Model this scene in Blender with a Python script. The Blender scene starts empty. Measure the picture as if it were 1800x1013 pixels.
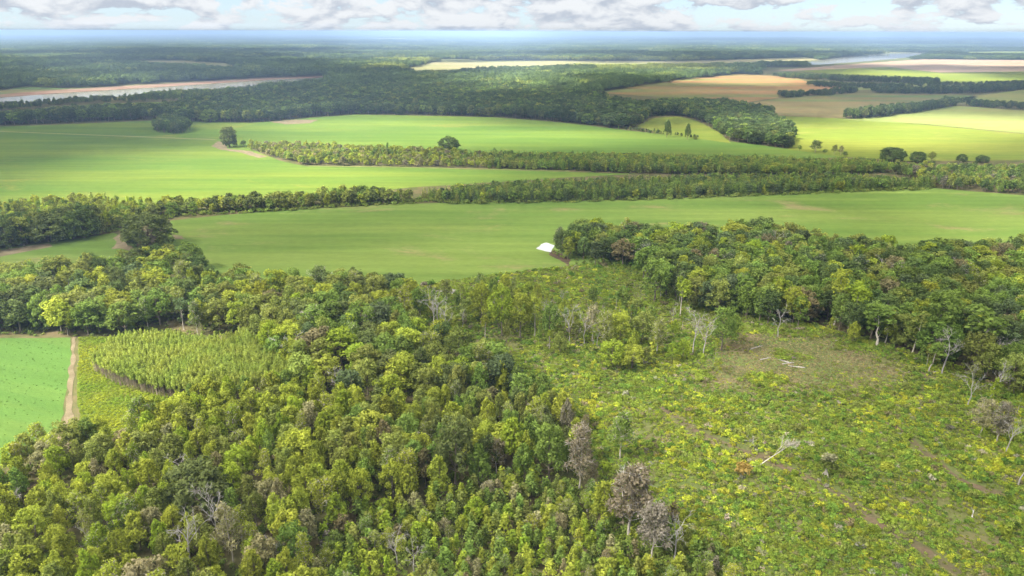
import bpy, math, random
import numpy as np
from mathutils import Matrix, Vector

random.seed(7)
rng = np.random.default_rng(7)
R = math.radians
scene = bpy.context.scene
COL = scene.collection

# ------------------------------------------------------------------ camera
CAM_H = 120.0
FPX = 1200.0                       # focal length in photo pixels (photo 1800 x 1013)
PITCH = math.atan((506.5 - 56.0) / FPX)
ROLL = 0.0024
_F = np.array([0, math.cos(PITCH), -math.sin(PITCH)])
_R0 = np.array([1.0, 0, 0]); _U0 = np.array([0, math.sin(PITCH), math.cos(PITCH)])
_RT = _R0 * math.cos(ROLL) + _U0 * math.sin(ROLL)
_UP = _U0 * math.cos(ROLL) - _R0 * math.sin(ROLL)
cam_data = bpy.data.cameras.new('camera')
cam_data.sensor_width = 36.0
cam_data.lens = 36.0 * FPX / 1800.0
cam_data.clip_start = 1.0
cam_data.clip_end = 300000.0
cam = bpy.data.objects.new('camera', cam_data)
COL.objects.link(cam)
cam.matrix_world = Matrix(((_RT[0], _UP[0], -_F[0], 0), (_RT[1], _UP[1], -_F[1], 0), (_RT[2], _UP[2], -_F[2], CAM_H), (0, 0, 0, 1)))
scene.camera = cam

# ------------------------------------------------------------------ light
SUN_EL = R(46); SUN_AZ = R(248)     # azimuth clockwise from +Y: the sun stands to the left, a little behind the camera
TO_SUN = np.array([math.sin(SUN_AZ) * math.cos(SUN_EL), math.cos(SUN_AZ) * math.cos(SUN_EL), math.sin(SUN_EL)])
sun = bpy.data.lights.new('sun', 'SUN'); sun.energy = 5.0; sun.angle = R(9); sun.color = (1.0, 0.94, 0.84)
sun_o = bpy.data.objects.new('sun', sun); COL.objects.link(sun_o)
sun_o.rotation_euler = Vector(TO_SUN).to_track_quat('Z', 'Y').to_euler()
sun_o.location = Vector(TO_SUN) * 5000

vs = scene.view_settings
vs.view_transform = 'Standard'; vs.look = 'None'; vs.gamma = 1.0; vs.use_curve_mapping = False
vs.exposure = 2.2
scene.cycles.max_bounces = 5
scene.cycles.diffuse_bounces = 3
scene.cycles.transmission_bounces = 4
scene.cycles.transparent_max_bounces = 24
scene.cycles.volume_bounces = 0
scene.cycles.use_denoising = True
scene.cycles.sample_clamp_indirect = 6.0

def nd(nt, t, loc=None, **kw):
    n = nt.nodes.new(t)
    for k, v in kw.items():
        setattr(n, k, v)
    return n
def mth(nt, op, a, b=None, clamp=False):
    n = nt.nodes.new('ShaderNodeMath'); n.operation = op; n.use_clamp = clamp
    for i, v in enumerate((a, b)):
        if v is None: continue
        if isinstance(v, (int, float)): n.inputs[i].default_value = v
        else: nt.links.new(v, n.inputs[i])
    return n.outputs[0]
def mixc(nt, f, a, b, blend='MIX'):
    n = nt.nodes.new('ShaderNodeMix'); n.data_type = 'RGBA'; n.blend_type = blend
    for i, v in ((0, f), (6, a), (7, b)):
        if isinstance(v, (int, float)): n.inputs[i].default_value = v
        elif isinstance(v, tuple): n.inputs[i].default_value = (*v[:3], 1)
        else: nt.links.new(v, n.inputs[i])
    return n.outputs[2]
def ramp(nt, x, lo, hi, a=0.0, b=1.0):
    n = nt.nodes.new('ShaderNodeMapRange'); n.clamp = True; n.interpolation_type = 'SMOOTHSTEP'
    nt.links.new(x, n.inputs[0])
    for i, v in ((1, lo), (2, hi), (3, a), (4, b)): n.inputs[i].default_value = v
    return n.outputs[0]
def noise(nt, vec, scale, detail=4.0, rough=0.55, dist=0.0):
    n = nt.nodes.new('ShaderNodeTexNoise')
    n.inputs['Scale'].default_value = scale; n.inputs['Detail'].default_value = detail
    n.inputs['Roughness'].default_value = rough; n.inputs['Distortion'].default_value = dist
    if vec is not None: nt.links.new(vec, n.inputs['Vector'])
    return n.outputs['Fac']
def vscale(nt, vec, s, off=(0, 0, 0), rot=0.0):
    n = nt.nodes.new('ShaderNodeMapping'); n.inputs['Scale'].default_value = s; n.inputs['Location'].default_value = off
    n.inputs['Rotation'].default_value = (0, 0, rot)
    nt.links.new(vec, n.inputs['Vector'])
    return n.outputs[0]

world = bpy.data.worlds.new('World'); scene.world = world; world.use_nodes = True
wn = world.node_tree; wn.nodes.clear()
sky = nd(wn, 'ShaderNodeTexSky', sky_type='NISHITA'); sky.sun_disc = False
sky.sun_elevation = SUN_EL; sky.sun_rotation = SUN_AZ
sky.altitude = 100; sky.air_density = 0.8; sky.dust_density = 0.2; sky.ozone_density = 2.0
tc = nd(wn, 'ShaderNodeTexCoord')
sep = nd(wn, 'ShaderNodeSeparateXYZ'); wn.links.new(tc.outputs['Generated'], sep.inputs[0])
zpos = mth(wn, 'MAXIMUM', sep.outputs[2], 0.0)
# height in the cloud layer grows slower towards the zenith, so that clouds overhead look as wide as they are deep
zl = mth(wn, 'LOGARITHM', mth(wn, 'ADD', mth(wn, 'MULTIPLY', zpos, 14.0), 1.0), math.e)
def cvec(dz):
    c = nd(wn, 'ShaderNodeCombineXYZ')
    wn.links.new(mth(wn, 'MULTIPLY', sep.outputs[0], 14.0), c.inputs[0])
    wn.links.new(mth(wn, 'MULTIPLY', sep.outputs[1], 14.0), c.inputs[1])
    wn.links.new(mth(wn, 'ADD', mth(wn, 'MULTIPLY', zl, 3.5), dz), c.inputs[2])
    return c.outputs[0]
n0 = noise(wn, cvec(3.1), 1.0, 9.0, 0.6, 0.25)
n1 = noise(wn, cvec(3.1 + 0.34), 1.0, 5.0, 0.5, 0.15)
big = noise(wn, cvec(11.0), 0.35, 2.0, 0.5)
dens = mth(wn, 'ADD', n0, mth(wn, 'MULTIPLY', mth(wn, 'SUBTRACT', big, 0.5), 0.35))
mask = ramp(wn, dens, 0.42, 0.485)
lit = ramp(wn, mth(wn, 'SUBTRACT', n0, n1), -0.14, 0.08)
ccol = mixc(wn, lit, (0.82, 0.91, 1.05), (1.34, 1.39, 1.43))
CLOUD_GAIN = nd(wn, 'ShaderNodeVectorMath', operation='SCALE'); CLOUD_GAIN.inputs[3].default_value = 2.5
wn.links.new(ccol, CLOUD_GAIN.inputs[0])
veil = mixc(wn, 0.72, sky.outputs[0], (0.66 * 2.5, 0.90 * 2.5, 1.16 * 2.5))        # thin high cloud across the gaps
skyc = mixc(wn, mask, veil, CLOUD_GAIN.outputs[0])
bg = nd(wn, 'ShaderNodeBackground'); bg.inputs[1].default_value = 0.06
wn.links.new(skyc, bg.inputs[0])
wo = nd(wn, 'ShaderNodeOutputWorld'); wn.links.new(bg.outputs[0], wo.inputs[0])

# ------------------------------------------------------------------ pixel <-> place
def g(px, py, h=0.0):
    """ground point (x, y) seen at photo pixel px, py, on the level plane z = h"""
    d = _F * FPX + _RT * (px - 900.0) - _UP * (py - 506.5)
    t = (h - CAM_H) / d[2]
    return (d[0] * t, d[1] * t)
def proj(x, y, z=0.0):
    v = np.array([x, y, z - CAM_H]); dz = v @ _F
    return 900 + FPX * (v @ _RT) / dz, 506.5 - FPX * (v @ _UP) / dz
def projv(P):
    v = np.asarray(P, float) - np.array([0, 0, CAM_H]); dz = np.maximum(v @ _F, 1e-3)
    return 900 + FPX * (v @ _RT) / dz, 506.5 - FPX * (v @ _UP) / dz, dz
def height_to(px, py_base, py_top):
    x, y = g(px, py_base); lo, hi = 0.2, 60.0
    for _ in range(30):
        m = (lo + hi) / 2
        if proj(x, y, m)[1] > py_top: lo = m
        else: hi = m
    return lo
def poly(pts, h=0.0):
    out = []
    for p in pts:
        out.append(g(p[0], p[1], p[2] if len(p) > 2 else h))
    return np.array(out)
def inside(P, poly_):
    x, y = P[:, 0], P[:, 1]; n = len(poly_); c = np.zeros(len(P), bool); j = n - 1
    for i in range(n):
        xi, yi = poly_[i]; xj, yj = poly_[j]
        hit = ((yi > y) != (yj > y)) & (x < (xj - xi) * (y - yi) / (yj - yi + 1e-12) + xi)
        c ^= hit; j = i
    return c
def scatter(poly_, s, jit=0.42, keep=1.0, avoid=()):
    lo, hi = poly_.min(0), poly_.max(0)
    xs = np.arange(lo[0], hi[0] + s, s); ys = np.arange(lo[1], hi[1] + s, s * 0.87)
    X, Y = np.meshgrid(xs, ys); X[1::2] += s / 2
    P = np.stack([X.ravel(), Y.ravel()], 1) + rng.uniform(-jit, jit, (X.size, 2)) * s
    k = inside(P, poly_)
    for a in avoid: k &= ~inside(P, a)
    P = P[k]
    if keep < 1: P = P[rng.random(len(P)) < keep]
    return P
def vnoise(P, scale, seed=0):
    """smooth value noise in [0,1] on plane points"""
    r = np.random.default_rng(1000 + seed); T = r.random((64, 64))
    Q = P / scale; i = np.floor(Q).astype(int); f = Q - i; f = f * f * (3 - 2 * f)
    a = T[i[:, 0] % 64, i[:, 1] % 64]; b = T[(i[:, 0] + 1) % 64, i[:, 1] % 64]
    c = T[i[:, 0] % 64, (i[:, 1] + 1) % 64]; d = T[(i[:, 0] + 1) % 64, (i[:, 1] + 1) % 64]
    return (a * (1 - f[:, 0]) + b * f[:, 0]) * (1 - f[:, 1]) + (c * (1 - f[:, 0]) + d * f[:, 0]) * f[:, 1]

# ------------------------------------------------------------------ materials
def new_mat(name):
    m = bpy.data.materials.new(name); m.use_nodes = True; nt = m.node_tree; nt.nodes.clear()
    o = nt.nodes.new('ShaderNodeOutputMaterial')
    return m, nt, o
def leaf_mat(name, source):
    m, nt, o = new_mat(name)
    if source == 'object':
        src = nd(nt, 'ShaderNodeObjectInfo').outputs['Color']
    else:
        a = nd(nt, 'ShaderNodeAttribute', attribute_type='INSTANCER', attribute_name='tint'); src = a.outputs['Color']
    v = nd(nt, 'ShaderNodeAttribute', attribute_type='GEOMETRY', attribute_name='vary').outputs['Fac']
    br = mth(nt, 'ADD', mth(nt, 'MULTIPLY', v, 0.95), 0.5)
    hs = nd(nt, 'ShaderNodeHueSaturation'); nt.links.new(src, hs.inputs['Color']); nt.links.new(br, hs.inputs['Value'])
    nt.links.new(mth(nt, 'ADD', mth(nt, 'MULTIPLY', v, -0.014), 0.507), hs.inputs['Hue'])
    d = nd(nt, 'ShaderNodeBsdfDiffuse'); t = nd(nt, 'ShaderNodeBsdfTranslucent')
    nt.links.new(hs.outputs[0], d.inputs[0])
    nt.links.new(mixc(nt, 1.0, hs.outputs[0], (1.0, 1.0, 0.6), 'MULTIPLY'), t.inputs[0])
    mx = nd(nt, 'ShaderNodeMixShader'); mx.inputs[0].default_value = 0.45
    nt.links.new(d.outputs[0], mx.inputs[1]); nt.links.new(t.outputs[0], mx.inputs[2]); nt.links.new(mx.outputs[0], o.inputs[0])
    return m
def plain_mat(name, c1, c2, scale=2.0, rough=0.9, stretch=(1, 1, 1)):
    m, nt, o = new_mat(name)
    t = nd(nt, 'ShaderNodeTexCoord'); n = noise(nt, vscale(nt, t.outputs['Object'], stretch), scale, 5)
    p = nd(nt, 'ShaderNodeBsdfPrincipled'); p.inputs['Roughness'].default_value = rough; p.inputs['Specular IOR Level'].default_value = 0.2
    nt.links.new(mixc(nt, ramp(nt, n, 0.3, 0.7), c1, c2), p.inputs['Base Color']); nt.links.new(p.outputs[0], o.inputs[0])
    return m
def field_mat(name, c1, c2, c3, big=0.012, patch=(0.56, 0.74), fine=0.35, stretch=(0.22, 1.8, 1), rot=0.0, seed=0.0, rows=0.0):
    """crop or soil: two tones in drifts, a third in patches, fine speckle, drill rows"""
    m, nt, o = new_mat(name)
    geo = nd(nt, 'ShaderNodeNewGeometry'); pos = vscale(nt, geo.outputs['Position'], (1, 1, 1), (seed * 137.0, seed * 71.0, 0), rot)
    st = vscale(nt, pos, stretch)
    a = noise(nt, st, big, 6, 0.6)
    b = noise(nt, vscale(nt, pos, (0.6, 1.3, 1), (500, 90, 0)), big * 1.7, 7, 0.62, 0.6)
    c = noise(nt, vscale(nt, pos, (0.5, 1, 1)), fine, 6, 0.7)
    col = mixc(nt, ramp(nt, a, 0.38, 0.62), c1, c2)
    col = mixc(nt, mth(nt, 'MULTIPLY', ramp(nt, mth(nt, 'ADD', b, mth(nt, 'MULTIPLY', mth(nt, 'SUBTRACT', c, 0.5), 0.25)), *patch), 0.85), col, c3)
    e = noise(nt, vscale(nt, pos, (0.12, 1.0, 1), (33, 7, 0)), 0.09, 6, 0.65, 0.3)
    k = mth(nt, 'MULTIPLY', mth(nt, 'ADD', mth(nt, 'MULTIPLY', c, 0.6), 0.7), mth(nt, 'ADD', mth(nt, 'MULTIPLY', e, 0.5), 0.58))
    if rows:
        w = nd(nt, 'ShaderNodeTexWave', wave_type='BANDS', bands_direction='Y'); w.inputs['Scale'].default_value = rows; w.inputs['Distortion'].default_value = 1.5
        nt.links.new(pos, w.inputs['Vector'])
        k = mth(nt, 'MULTIPLY', k, mth(nt, 'ADD', mth(nt, 'MULTIPLY', w.outputs['Fac'], 0.07), 0.965))
    hs = nd(nt, 'ShaderNodeHueSaturation'); nt.links.new(col, hs.inputs['Color']); nt.links.new(k, hs.inputs['Value'])
    p = nd(nt, 'ShaderNodeBsdfDiffuse'); p.inputs['Roughness'].default_value = 0.6
    nt.links.new(hs.outputs[0], p.inputs[0])
    bp = nd(nt, 'ShaderNodeBump'); bp.inputs['Strength'].default_value = 0.35; bp.inputs['Distance'].default_value = 0.3
    nt.links.new(c, bp.inputs['Height']); nt.links.new(bp.outputs[0], p.inputs['Normal'])
    nt.links.new(p.outputs[0], o.inputs[0])
    return m

M_LEAF = leaf_mat('foliage', 'object')
M_LEAFI = leaf_mat('foliage_mass', 'instance')
M_BARK = plain_mat('bark', (0.10, 0.08, 0.06), (0.22, 0.19, 0.15), 1.5, stretch=(1, 1, 0.2))
M_PALE = plain_mat('pale_bark', (0.30, 0.27, 0.23), (0.50, 0.46, 0.41), 1.2, stretch=(1, 1, 0.2))
M_STEM = plain_mat('brown_stem', (0.19, 0.15, 0.11), (0.30, 0.25, 0.19), 1.5)
M_DEAD = plain_mat('dead_wood', (0.24, 0.22, 0.21), (0.42, 0.40, 0.38), 1.5, stretch=(1, 1, 0.2))

# ------------------------------------------------------------------ mesh helpers
def link(name, me, parent=None):
    o = bpy.data.objects.new(name, me); COL.objects.link(o)
    if parent is not None: o.parent = parent
    return o
def np_mesh(name, V, F, mats, vary=None, midx=None):
    """V (n,3); F (m,k) all faces of one size"""
    me = bpy.data.meshes.new(name); V = np.asarray(V, np.float32); F = np.asarray(F, np.int32); k = F.shape[1]
    me.vertices.add(len(V)); me.vertices.foreach_set('co', V.ravel())
    me.loops.add(F.size); me.loops.foreach_set('vertex_index', F.ravel())
    me.polygons.add(len(F)); me.polygons.foreach_set('loop_start', np.arange(0, F.size, k, dtype=np.int32))
    try: me.polygons.foreach_set('loop_total', np.full(len(F), k, np.int32))
    except Exception: pass
    for m in mats: me.materials.append(m)
    if midx is not None: me.polygons.foreach_set('material_index', np.asarray(midx, np.int32))
    me.update(calc_edges=True)
    if vary is not None:
        a = me.attributes.new('vary', 'FLOAT', 'FACE'); a.data.foreach_set('value', np.asarray(vary, np.float32))
    return me
def unit(v): return v / np.maximum(np.linalg.norm(v, axis=-1, keepdims=True), 1e-9)
def leaves(C, N, size, r, aspect=1.0):
    """one bent-free leaf spray quad at every centre C facing N"""
    n = len(C); t = unit(np.cross(N, r.normal(size=(n, 3)))); b = np.cross(N, t)
    s = (size * r.uniform(0.6, 1.25, n))[:, None]
    V = np.stack([C - t * s, C - b * s * 0.62 * aspect, C + t * s, C + b * s * 0.62 * aspect], 1).reshape(-1, 3)
    return V, np.arange(n * 4).reshape(-1, 4)
def lobe_leaves(lobes, size, cover, r, rnd=0.55, up=0.25, low=-0.65, shell=(0.6, 1.15)):
    """sprays over the outside of ellipsoid clumps; vary = a tone per clump plus a tone per spray"""
    Vs, Fs, vr, off = [], [], [], 0
    for (cx, cy, cz, rx, ry, rz) in lobes:
        area = 4 * math.pi * ((rx * ry) ** 1.6 / 3 + (rx * rz) ** 1.6 / 3 + (ry * rz) ** 1.6 / 3) ** (1 / 1.6)
        n = max(5, int(area * cover / (size * size * 1.24)))
        d = unit(r.normal(size=(n, 3))); d = d[d[:, 2] > low]; n = len(d)
        C = np.array([cx, cy, cz]) + d * np.array([rx, ry, rz]) * r.uniform(*shell, (n, 1))
        N = unit(d / np.array([rx, ry, rz]) * min(rx, rz) + r.normal(size=(n, 3)) * rnd + np.array([0, 0, up]))
        V, F = leaves(C, N, np.full(n, size), r)
        Vs.append(V); Fs.append(F + off); off += len(V)
        vr.append(np.clip(r.normal(0.5, 0.14) + r.normal(0, 0.17, n), 0, 1))
    return np.concatenate(Vs), np.concatenate(Fs), np.concatenate(vr)
def tube(path, radii, sides=5):
    path = np.asarray(path, float); n = len(path); V = []; F = []
    for i in range(n):
        d = path[min(i + 1, n - 1)] - path[max(i - 1, 0)]; d = d / (np.linalg.norm(d) + 1e-9)
        a = np.cross(d, [0.31, 0.87, 0.12]); a /= np.linalg.norm(a) + 1e-9; b = np.cross(d, a)
        for k in range(sides):
            w = 2 * math.pi * k / sides
            V.append(path[i] + (a * math.cos(w) + b * math.sin(w)) * radii[i])
    for i in range(n - 1):
        for k in range(sides):
            F.append((i * sides + k, i * sides + (k + 1) % sides, (i + 1) * sides + (k + 1) % sides, (i + 1) * sides + k))
    return np.array(V), np.array(F)
def join(parts):
    Vs, Fs, o = [], [], 0
    for V, F in parts:
        Vs.append(V); Fs.append(np.asarray(F) + o); o += len(V)
    return np.concatenate(Vs), np.concatenate(Fs)

# ------------------------------------------------------------------ tree kinds: every prototype is one unit = one metre, about 15 m tall
class Proto: pass
def trunk_and_limbs(h, r0, lobes, r, lean=0.0, limbs=True, top=0.8):
    p = [np.array([0, 0, -0.2])]
    for i in range(1, 6):
        t = i / 5; p.append(np.array([lean * t * t * h + r.normal(0, 0.12), r.normal(0, 0.12), h * top * t]))
    parts = [tube(p, [r0 * (1 - 0.8 * i / 5) * (1.35 if i == 0 else 1) for i in range(6)], 6)]
    if limbs:
        for L in lobes:
            c = np.array(L[:3]); z0 = max(h * 0.22, min(c[2] - 0.6 * np.hypot(c[0], c[1]) - 0.6, h * top * 0.95)); t = z0 / (h * top)
            a = np.array([lean * t * t * h, 0, z0]); m = (a + c) / 2 + np.array([0, 0, -0.2])
            parts.append(tube([a, m, c], [r0 * 0.42 * (1.1 - t), r0 * 0.28 * (1.1 - t), 0.03], 4))
    return join(parts)
def make_tree(form, seed):
    r = np.random.default_rng(seed); P = Proto(); P.form = form; lobes = []
    if form == 'upright':            # tall egg crown built of rising plumes
        h = r.uniform(14, 16); cr = r.uniform(2.9, 3.6); nl = r.integers(30, 38)
        for i in range(nl):
            t = (i + 0.5) / nl; z = h * (0.34 + 0.58 * t); prof = math.sin(math.pi * min(1, 0.22 + 0.72 * t)) ** 0.8 * (1.08 - 0.38 * t)
            w = i * 2.399 + r.normal(0, 0.3); rad = cr * prof * r.uniform(0.4, 1.0)
            s = r.uniform(0.55, 1.05) * (1.25 - 0.5 * t)
            lobes.append((rad * math.cos(w), rad * math.sin(w), z + r.normal(0, 0.3), s, s, s * r.uniform(1.2, 2.0)))
        size, cover, tr = 0.34, 0.78, 0.2
    elif form == 'spreading':        # oak: a wide dome of round clumps
        h = r.uniform(12.5, 14.5); cr = r.uniform(5.2, 6.2); nl = r.integers(56, 64)
        for i in range(nl):
            t = (i + 0.5) / nl; ph = math.acos(1 - 1.7 * t); w = i * 2.399 + r.normal(0, 0.25)
            k = r.uniform(0.72, 0.95)
            lobes.append((cr * k * math.sin(ph) * math.cos(w), cr * k * math.sin(ph) * math.sin(w), h * 0.42 + h * 0.50 * k * math.cos(ph), *(r.uniform(0.95, 1.5) * np.array([1, 1, 0.85]))))
        size, cover, tr = 0.36, 1.0, 0.36
    elif form == 'broad':            # forest tree, crown of uneven clumps down to mid trunk
        h = r.uniform(13.5, 15.5); cr = r.uniform(3.6, 4.5); nl = r.integers(34, 44)
        for i in range(nl):
            t = (i + 0.5) / nl; z = h * (0.34 + 0.56 * t); prof = (1 - max(0, (t - 0.35) / 0.72) ** 2) ** 0.5
            w = i * 2.399 + r.normal(0, 0.4); rad = cr * prof * r.uniform(0.4, 0.98)
            s = r.uniform(0.65, 1.4)
            lobes.append((rad * math.cos(w), rad * math.sin(w), z + r.normal(0, 0.3), s, s, s * r.uniform(0.8, 1.15)))
        size, cover, tr = 0.35, 0.78, 0.24
    elif form == 'slender':          # left standing after felling: long bare trunk, small high crown, a few tufts below
        h = r.uniform(14.5, 16); nl = r.integers(8, 12)
        for i in range(nl):
            t = (i + 0.5) / nl; z = h * (0.62 + 0.33 * t); w = i * 2.399 + r.normal(0, 0.4); rad = r.uniform(0.5, 2.2) * (1.1 - 0.6 * t)
            s = r.uniform(0.7, 1.2); lobes.append((rad * math.cos(w), rad * math.sin(w), z, s, s, s * 0.9))
        for i in range(r.integers(2, 6)):
            w = r.uniform(0, 6.28); s = r.uniform(0.4, 0.75); lobes.append((0.9 * math.cos(w), 0.9 * math.sin(w), h * r.uniform(0.25, 0.6), s, s, s))
        size, cover, tr = 0.36, 0.8, 0.17
    elif form == 'thin':             # half bare: twiggy crown with few leaves
        h = r.uniform(13.5, 15.5); nl = r.integers(20, 26)
        for i in range(nl):
            t = (i + 0.5) / nl; z = h * (0.32 + 0.62 * t); prof = math.sin(math.pi * min(1, 0.25 + 0.68 * t)); w = i * 2.399 + r.normal(0, 0.4)
            rad = 3.0 * prof * r.uniform(0.3, 1.0); s = r.uniform(0.8, 1.3); lobes.append((rad * math.cos(w), rad * math.sin(w), z, s, s, s * 1.1))
        size, cover, tr = 0.26, 0.52, 0.17
    elif form == 'pine':             # plantation pine: cone of whorls
        h = r.uniform(14.2, 15.8); k = 0
        for i in range(17):
            t = i / 16; z = h * (0.12 + 0.86 * t); rad0 = 3.1 * (1 - t) ** 0.75 + 0.15
            for j in range(max(1, int(6 * (1 - t) + 1))):
                w = k * 2.399 + r.normal(0, 0.3); k += 1; rad = rad0 * r.uniform(0.55, 0.95); s = r.uniform(0.55, 0.85) * (1.15 - 0.45 * t)
                lobes.append((rad * math.cos(w), rad * math.sin(w), z + r.normal(0, 0.15), s * 1.15, s * 1.15, s * 0.75))
        size, cover, tr = 0.36, 0.62, 0.2
    elif form == 'sapling':          # slim young tree, here scaled to 15 m as the rest
        h = 15.0; nl = r.integers(9, 13)
        for i in range(nl):
            t = (i + 0.5) / nl; z = h * (0.25 + 0.7 * t); w = i * 2.399 + r.normal(0, 0.5); rad = 2.3 * (1 - t) ** 0.6 * r.uniform(0.3, 1.0)
            s = r.uniform(1.0, 1.7) * (1.2 - 0.5 * t); lobes.append((rad * math.cos(w), rad * math.sin(w), z, s, s, s * 1.35))
        size, cover, tr = 0.62, 0.62, 0.16
    P.h = h; P.lobes = lobes
    V, F, vr = lobe_leaves(lobes, size, cover, r)
    bark = M_PALE if form in ('slender', 'thin') else M_BARK
    P.crown = np_mesh(form + '_crown', V, F, [M_LEAF], vr)
    tv, tf = trunk_and_limbs(h, tr, lobes if form not in ('pine', 'sapling') else [], r, lean=r.normal(0, 0.03))
    if form == 'thin':               # bare twigs show through
        tw = []
        for L in lobes:
            c = np.array(L[:3])
            for _ in range(7):
                e = c + unit(r.normal(size=3) + np.array([c[0], c[1], 1.5]) * 0.3) * r.uniform(0.8, 1.7)
                tw.append(tube([c, e], [0.05, 0.02], 3))
        a, b = join(tw); tv, tf = join([(tv, tf), (a, b)])
    P.trunk = np_mesh(form + '_trunk', tv, tf, [bark])
    # far version: the same crown in bigger sprays, crown and trunk in one mesh
    V, F, vr = lobe_leaves(lobes, size * (2.3 if form != 'pine' else 1.9), cover * 1.1, r, shell=(0.6, 1.0))
    P.far = np_mesh(form + '_far', np.concatenate([V, tv]), np.concatenate([F, tf + len(V)]), [M_LEAFI, bark], np.concatenate([vr, np.zeros(len(tf))]), np.concatenate([np.zeros(len(F)), np.ones(len(tf))]))
    Vn, Fn, vn = lobe_leaves(lobes, size * 1.25, cover, r)
    P.near = np_mesh(form + '_near', np.concatenate([Vn, tv]), np.concatenate([Fn, tf + len(Vn)]), [M_LEAFI, bark], np.concatenate([vn, np.zeros(len(tf))]), np.concatenate([np.zeros(len(Fn)), np.ones(len(tf))]))
    return P
def make_dead(seed, h=15.0, spread=1.0, twig=1.0):
    """bare tree: trunk and, as parts, each main limb with its twigs"""
    r = np.random.default_rng(seed); P = Proto(); P.form = 'dead'; P.h = h; P.limbs = []
    top = h * 0.62; path = [np.array([0, 0, -0.2])]
    for i in range(1, 6): path.append(np.array([r.normal(0, 0.22), r.normal(0, 0.22), top * i / 5]))
    P.trunk = np_mesh('dead_trunk', *tube(path, [0.22, 0.18, 0.16, 0.14, 0.11, 0.08], 6), [M_DEAD])
    def grow(a, d, L, rad, lev, out):
        m = a + d * L * 0.5 + r.normal(0, 0.05 * L, 3); e = a + d * L + r.normal(0, 0.08 * L, 3) + np.array([0, 0, 0.05 * L])
        out.append(tube([a, m, e], [rad, rad * 0.8, rad * 0.55], 4 if lev < 2 else 3))
        if lev == 4: return
        for k in range(3 if lev < 3 else 4):
            o = a + (e - a) * r.uniform(0.45, 1.0) if k else e
            grow(o, unit(d + r.normal(0, 0.5, 3) * spread + np.array([0, 0, 0.12])), L * r.uniform(0.52, 0.75), max(rad * 0.58, 0.022 * twig), lev + 1, out)
    for k in range(5):
        t = 0.5 + 0.5 * k / 4; a = path[0] + (path[5] - path[0]) * t; a[:2] = path[int(round(t * 5))][:2]
        w = k * 2.399 + r.normal(0, 0.4); d = unit(np.array([math.cos(w) * 0.6 * spread, math.sin(w) * 0.6 * spread, 1.0])); out = []
        grow(a, d, h * r.uniform(0.15, 0.21), 0.075, 1, out)
        P.limbs.append(np_mesh('dead_limb', *join(out), [M_DEAD]))
    return P
def make_shrub(seed, mat=None, size=0.16, flat=0.8):
    r = np.random.default_rng(seed); lobes = []
    for i in range(8):
        w = i * 2.399; rad = r.uniform(0.1, 0.62); s = r.uniform(0.26, 0.45)
        lobes.append((rad * math.cos(w), rad * math.sin(w), flat * r.uniform(0.3, 0.75), s, s, s * flat))
    V, F, vr = lobe_leaves(lobes, size, 0.85, r, low=-0.4)
    return np_mesh('shrub', V, F, [mat or M_LEAF], vr)

FORMS = {}
for f_, n_ in (('upright', 5), ('spreading', 3), ('broad', 6), ('slender', 4), ('thin', 4), ('pine', 4), ('sapling', 4)):
    FORMS[f_] = [make_tree(f_, 100 + 17 * i + len(f_) * 1000) for i in range(n_)]
FORMS['dead'] = [make_dead(501), make_dead(502, spread=1.35), make_dead(503, spread=0.8), make_dead(504, spread=1.1)]
SHRUBS = [make_shrub(900 + i) for i in range(5)]

# ------------------------------------------------------------------ the setting: ground, fields, tracks, water
def sheet(name, pts, mat, z, jitter=0.0, step=None, kind='structure'):
    """flat ground sheet with a slightly uneven outline"""
    P = pts if isinstance(pts, np.ndarray) else poly(pts)
    if step:
        Q = []
        for a, b in zip(P, np.roll(P, -1, 0)):
            n = max(1, int(np.linalg.norm(b - a) / step)); n = min(n, 60)
            for k in range(n):
                q = a + (b - a) * k / n
                Q.append(q + (rng.normal(0, jitter, 2) if k else 0))
        P = np.array(Q)
    from mathutils.geometry import tessellate_polygon
    tri = tessellate_polygon([[Vector((p[0], p[1], 0)) for p in P]])
    me = bpy.data.meshes.new(name); me.from_pydata([(p[0], p[1], z) for p in P], [], [t for t in tri]); me.materials.append(mat); me.update()
    if len(me.polygons) and me.polygons[0].normal.z < 0: me.flip_normals()
    o = link(name, me); o['kind'] = kind
    return o
def strip(name, pts, width, mat, z, jitter=0.15, taper=None):
    """track or bank along a line of pixels, width in metres"""
    L = poly(pts); n = len(L); out_l, out_r = [], []
    D = []
    for a, b in zip(L[:-1], L[1:]):
        k = max(1, min(40, int(np.linalg.norm(b - a) / (width * 2))))
        for i in range(k): D.append(a + (b - a) * i / k)
    D.append(L[-1]); D = np.array(D)
    T = unit(np.gradient(D, axis=0)); N = np.stack([-T[:, 1], T[:, 0]], 1)
    w = width / 2 * (1 + rng.normal(0, jitter, len(D)))
    A = D + N * w[:, None]; w = width / 2 * (1 + rng.normal(0, jitter, len(D))); B = D - N * w[:, None]
    V = np.zeros((2 * len(D), 3)); V[0::2, :2] = A; V[1::2, :2] = B; V[:, 2] = z
    F = [(2 * i, 2 * i + 1, 2 * i + 3, 2 * i + 2) for i in range(len(D) - 1)]
    me = bpy.data.meshes.new(name); me.from_pydata(V.tolist(), [], F); me.materials.append(mat); me.update()
    if me.polygons[0].normal.z < 0: me.flip_normals()
    o = link(name, me); o['kind'] = 'structure'
    return o

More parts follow.
